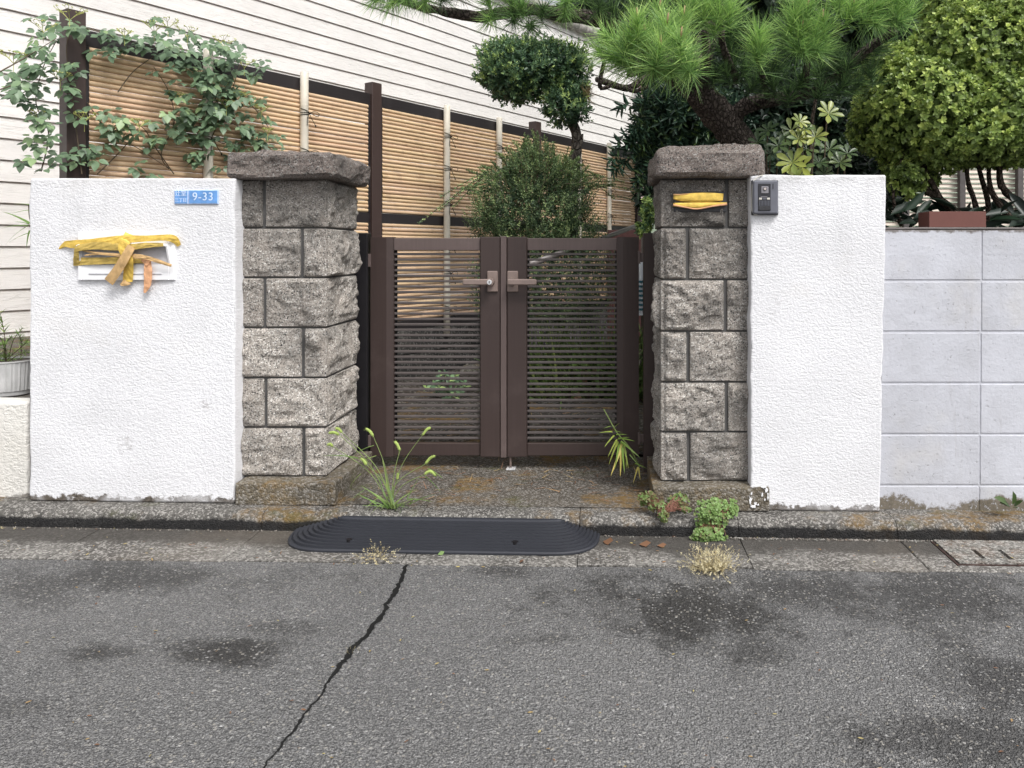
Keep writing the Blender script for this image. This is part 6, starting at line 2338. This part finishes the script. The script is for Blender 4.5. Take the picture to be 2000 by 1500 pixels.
# --- dry tufts in the joint between gutter and asphalt
def dry(label, u, v, ru, hh, n, seed, tint, flat=0.3, seedy=True, L=0.05, wd_=0.025):
    Y = F * 1.073 / (v - V0)
    c = np.array(P(u, v, Y))
    o = thing("dry_grass", c, label, "dry grass", "dry tufts along the gutter edge")
    rng = rng_(seed)
    px = Y / F
    ps = c + np.column_stack([rng.normal(0, ru * px * .45, n), rng.normal(0, .012, n), np.zeros(n)])
    dd = np.column_stack([rng.normal(0, 1, n) * (0.5 + flat), rng.normal(-.1, .6, n), np.abs(rng.normal(.7 - flat * .6, .35, n)) + 0.02])
    dt = [inst(tmpl_blade(wd_, 0.3, 4), ps, dd, rng.normal(0, 1, (n, 3)), rng.uniform(L * .4, L * 1.2, n) * hh, np.clip(rng.normal(tint, .18, n), 0, 1))]
    if seedy:
        e_ = ps + norm(dd) * (rng.uniform(L * .4, L * 1.1, n) * hh)[:, None]
        dt.append(sprigs(rng, e_, dd, 5, 0.012, (30, 70), (.004, .008), tmpl_leaf(.6, .05, 0), np.clip(rng.normal(tint + .15, .15, n), 0, 1)))
    foliage("blades", join(dt), M_hay, o)


dry("pale straw coloured tuft with seed heads standing below the kerb weeds", 1390, 1112, 34, 1.15, 300, 61, 0.72, 0.15, True, 0.062)
dry("tiny dry seedling tuft sticking up at the front edge of the rubber ramp", 735, 1097, 12, 1.2, 70, 62, 0.6, 0.3, True, .05)
dry("long mat of brown dead moss at the left part of the asphalt edge", 285, 1103, 75, 0.6, 900, 63, 0.25, 0.9, False, .05, .06)
dry("smaller reddish dead mat at the far left of the asphalt edge", 45, 1094, 45, 0.5, 450, 64, 0.08, 0.9, False, .045, .06)
dry("feathery pale seed head lying at the far left of the gutter", 20, 1050, 28, 0.8, 80, 65, 0.8, 0.7, True, .06)
dry("tiny tuft of pale straw growing in the asphalt crack", 690, 1275, 8, 0.5, 60, 66, 0.85, 0.4, False, .04, .05)

# --- plants seen through the gate
gr_ = thing("garden_weeds", P(1150, 700, 5.2), "tangle of green weeds and grass seen through the right gate leaf", "weeds")
rng = rng_(71)
n = 900
us = rng.uniform(1035, 1265, n)
ys = rng.uniform(4.9, 6.0, n)
ps = np.array([(PX(u, y), y, 0.0) for u, y in zip(us, ys)])
dd = np.column_stack([rng.normal(0, .5, n), rng.normal(-.2, .4, n), rng.uniform(.4, 1.2, n)])
foliage("grass_blades", inst(tmpl_blade(0.035, 0.5, 5), ps, dd, rng.normal(0, 1, (n, 3)), rng.uniform(.15, .6, n), np.clip(rng.normal(.35, .2, n), 0, 1)), M_grass, gr_)
n = 240
us = rng.normal(1150, 50, n)
ys = rng.uniform(4.9, 5.6, n)
ps = np.array([(PX(u, y), y, rng.uniform(0.0, 0.28)) for u, y in zip(us, ys)])
foliage("foliage", sprigs(rng, ps, norm(np.tile([0, -.4, .9], (n, 1)) + rng.normal(0, .3, (n, 3))), 4, .01, (50, 85), (.025, .05), tmpl_leaf(.6, .05, .1), np.clip(rng.normal(.5, .2, n), 0, 1)), M_herb, gr_)
gr2 = thing("garden_weeds", P(870, 740, 5.0), "small leafy weed seen low through the left gate leaf", "weeds")
n = 40
ps = np.array([(PX(rng.normal(873, 16), 4.9), 4.9 + rng.normal(0, .08), rng.uniform(0.03, 0.2)) for _ in range(n)])
foliage("foliage", sprigs(rng, ps, norm(np.tile([0, -.4, .9], (n, 1)) + rng.normal(0, .3, (n, 3))), 4, .01, (50, 85), (.03, .055), tmpl_leaf(.5, .05, .1), np.clip(rng.normal(.35, .15, n), 0, 1)), M_holly, gr2)
sh = thing("leafy_sprig", P(1268, 420, 3.9), "small bright green leafy sprig beside the right stone pillar above the gate post", "plant")
crown("foliage", M_holly, sh, [ell(1268, 415, 3.75, 14, 26), ell(1258, 448, 3.75, 12, 14)], 260, 6, (.016, .03), 131, tint=.6, fresh=.25, depth=.4, gap=-.8, fill=0)

# --- litter: leaves and needles on the ground
def ground_y(v, up=0.075):
    return F * (EYE + up) / (v - V0)


rng = rng_(88)
V_ = np.array([(0, 0, 0), (.25, .3, .12), (.3, .6, .05), (0, 1, .2), (-.3, .6, .14), (-.22, .3, .02), (0.02, .5, -.02)])
F_ = np.array([(0, 1, 2, 6), (6, 2, 3, 3), (6, 3, 4, 4), (0, 6, 4, 5)])
V_ = np.array([(0, 0, 0), (.25, .3, .12), (.3, .6, .05), (0, 1, .2), (-.3, .6, .14), (-.22, .3, .02)])
F_ = np.array([(0, 1, 2, 3), (3, 4, 5, 0)])
labels = [("curled brown dead leaf against the right end of the rubber ramp", 1178, 1056, .05, .35), ("brown dead leaf in the gutter, nearer of the pair right of the ramp", 1248, 1061, .045, .3), ("brown dead leaf in the gutter next to the bright green kerb weed", 1283, 1063, .035, .45),
          ("small brown dead leaf under the front edge of the rubber ramp", 1020, 1094, .035, .3), ("small green leaf at the front edge of the rubber ramp", 856, 1087, .025, .0), ("light green leaf at the foot of the kerb at the left", 200, 1041, .035, .0)]
for (lb, u, v, s, t) in labels:
    y = ground_y(v, .069)
    x = PX(u, y)
    m_ = M_litter if t > 0 else M_herb
    vv = np.tile(V_, (1, 1)).copy()
    me = mesh("fallen_leaf", vv, F_, False, np.full(len(vv), t if t > 0 else .7))
    o = place_leaf(me, None, (x, y - .01, rz_(x) + .008), Vector((rng.normal(.6, .4), rng.normal(0, .4), .05)), Vector((rng.normal(0, .3), -.5, 1)), s, name="fallen_leaf", mat=m_)
    setp(o, lb, "fallen leaf", "single leaves lying in the gutter")
n = 260
us = rng.uniform(0, 2000, n)
vs = np.where(rng.random(n) < .65, rng.uniform(1045, 1110, n), rng.uniform(1110, 1500, n))
ok = []
ps = []
for u, v in zip(us, vs):
    y = ground_y(v, .070)
    x = PX(u, y)
    if 540 < u < 1180 and 1000 < v < 1092:
        continue
    ps.append((x, y, rz_(x) + .0075 if y > 2.52 else rz_(x) + .003))
ps = np.array(ps)
n = len(ps)
dd = np.column_stack([rng.normal(0, 1, n), rng.normal(0, .35, n), rng.uniform(0, .08, n)])
me_d = inst(tmpl_leaf(0.35, .05, 0), ps, dd, np.tile([0, 0, 1.0], (n, 1)) + rng.normal(0, .15, (n, 3)), rng.uniform(.005, .016, n), rng.uniform(0.2, 1, n))
V, Fq, T = me_d
foliage("leaf_litter", me_d, M_litter, None)
# dead needles and leaves on the slab and the garden path
n = 700
ps, dd = [], []
for k in range(n):
    y = rng.uniform(3.0, 5.2) if k % 5 else rng.uniform(2.9, 3.4)
    x = rng.uniform(-1.0, .3)
    ps.append((x, y, gz(x) + .012 if y < 3.62 else gz(x) + .03))
ps = np.array(ps)
dd = np.column_stack([rng.normal(0, 1, n), rng.normal(0, .5, n), rng.uniform(0, .12, n)])
foliage("needle_litter", inst(tmpl_blade(.07, .02, 2), ps, dd, np.tile([0, 0, 1.0], (n, 1)) + rng.normal(0, .2, (n, 3)), rng.uniform(.02, .07, n), rng.uniform(.1, .8, n)), M_litter, None)
# grit at the foot of the kerb
n = 900
gp = MB()
for k in range(n):
    u = rng.uniform(1430, 1860) if k % 2 else rng.uniform(0, 2000)
    x = PX(u, 2.78)
    if xl - .02 < x < xr + .02:
        continue
    y = 2.785 - abs(rng.normal(0, .008))
    s = rng.uniform(.0015, .0042)
    c = Vector((x, y, rz_(x) + .005 + s * .5))
    d6 = [Vector((1, 0, 0)), Vector((-1, 0, 0)), Vector((0, 1, 0)), Vector((0, -1, 0)), Vector((0, 0, 1)), Vector((0, 0, -1))]
    gp.add([c + q_ * s * rng.uniform(.7, 1.2) for q_ in d6], [(0, 2, 4), (2, 1, 4), (1, 3, 4), (3, 0, 4), (2, 0, 5), (1, 2, 5), (3, 1, 5), (0, 3, 5)])
gp.make("grit", M_cover, None, fix=False, kind="stuff")
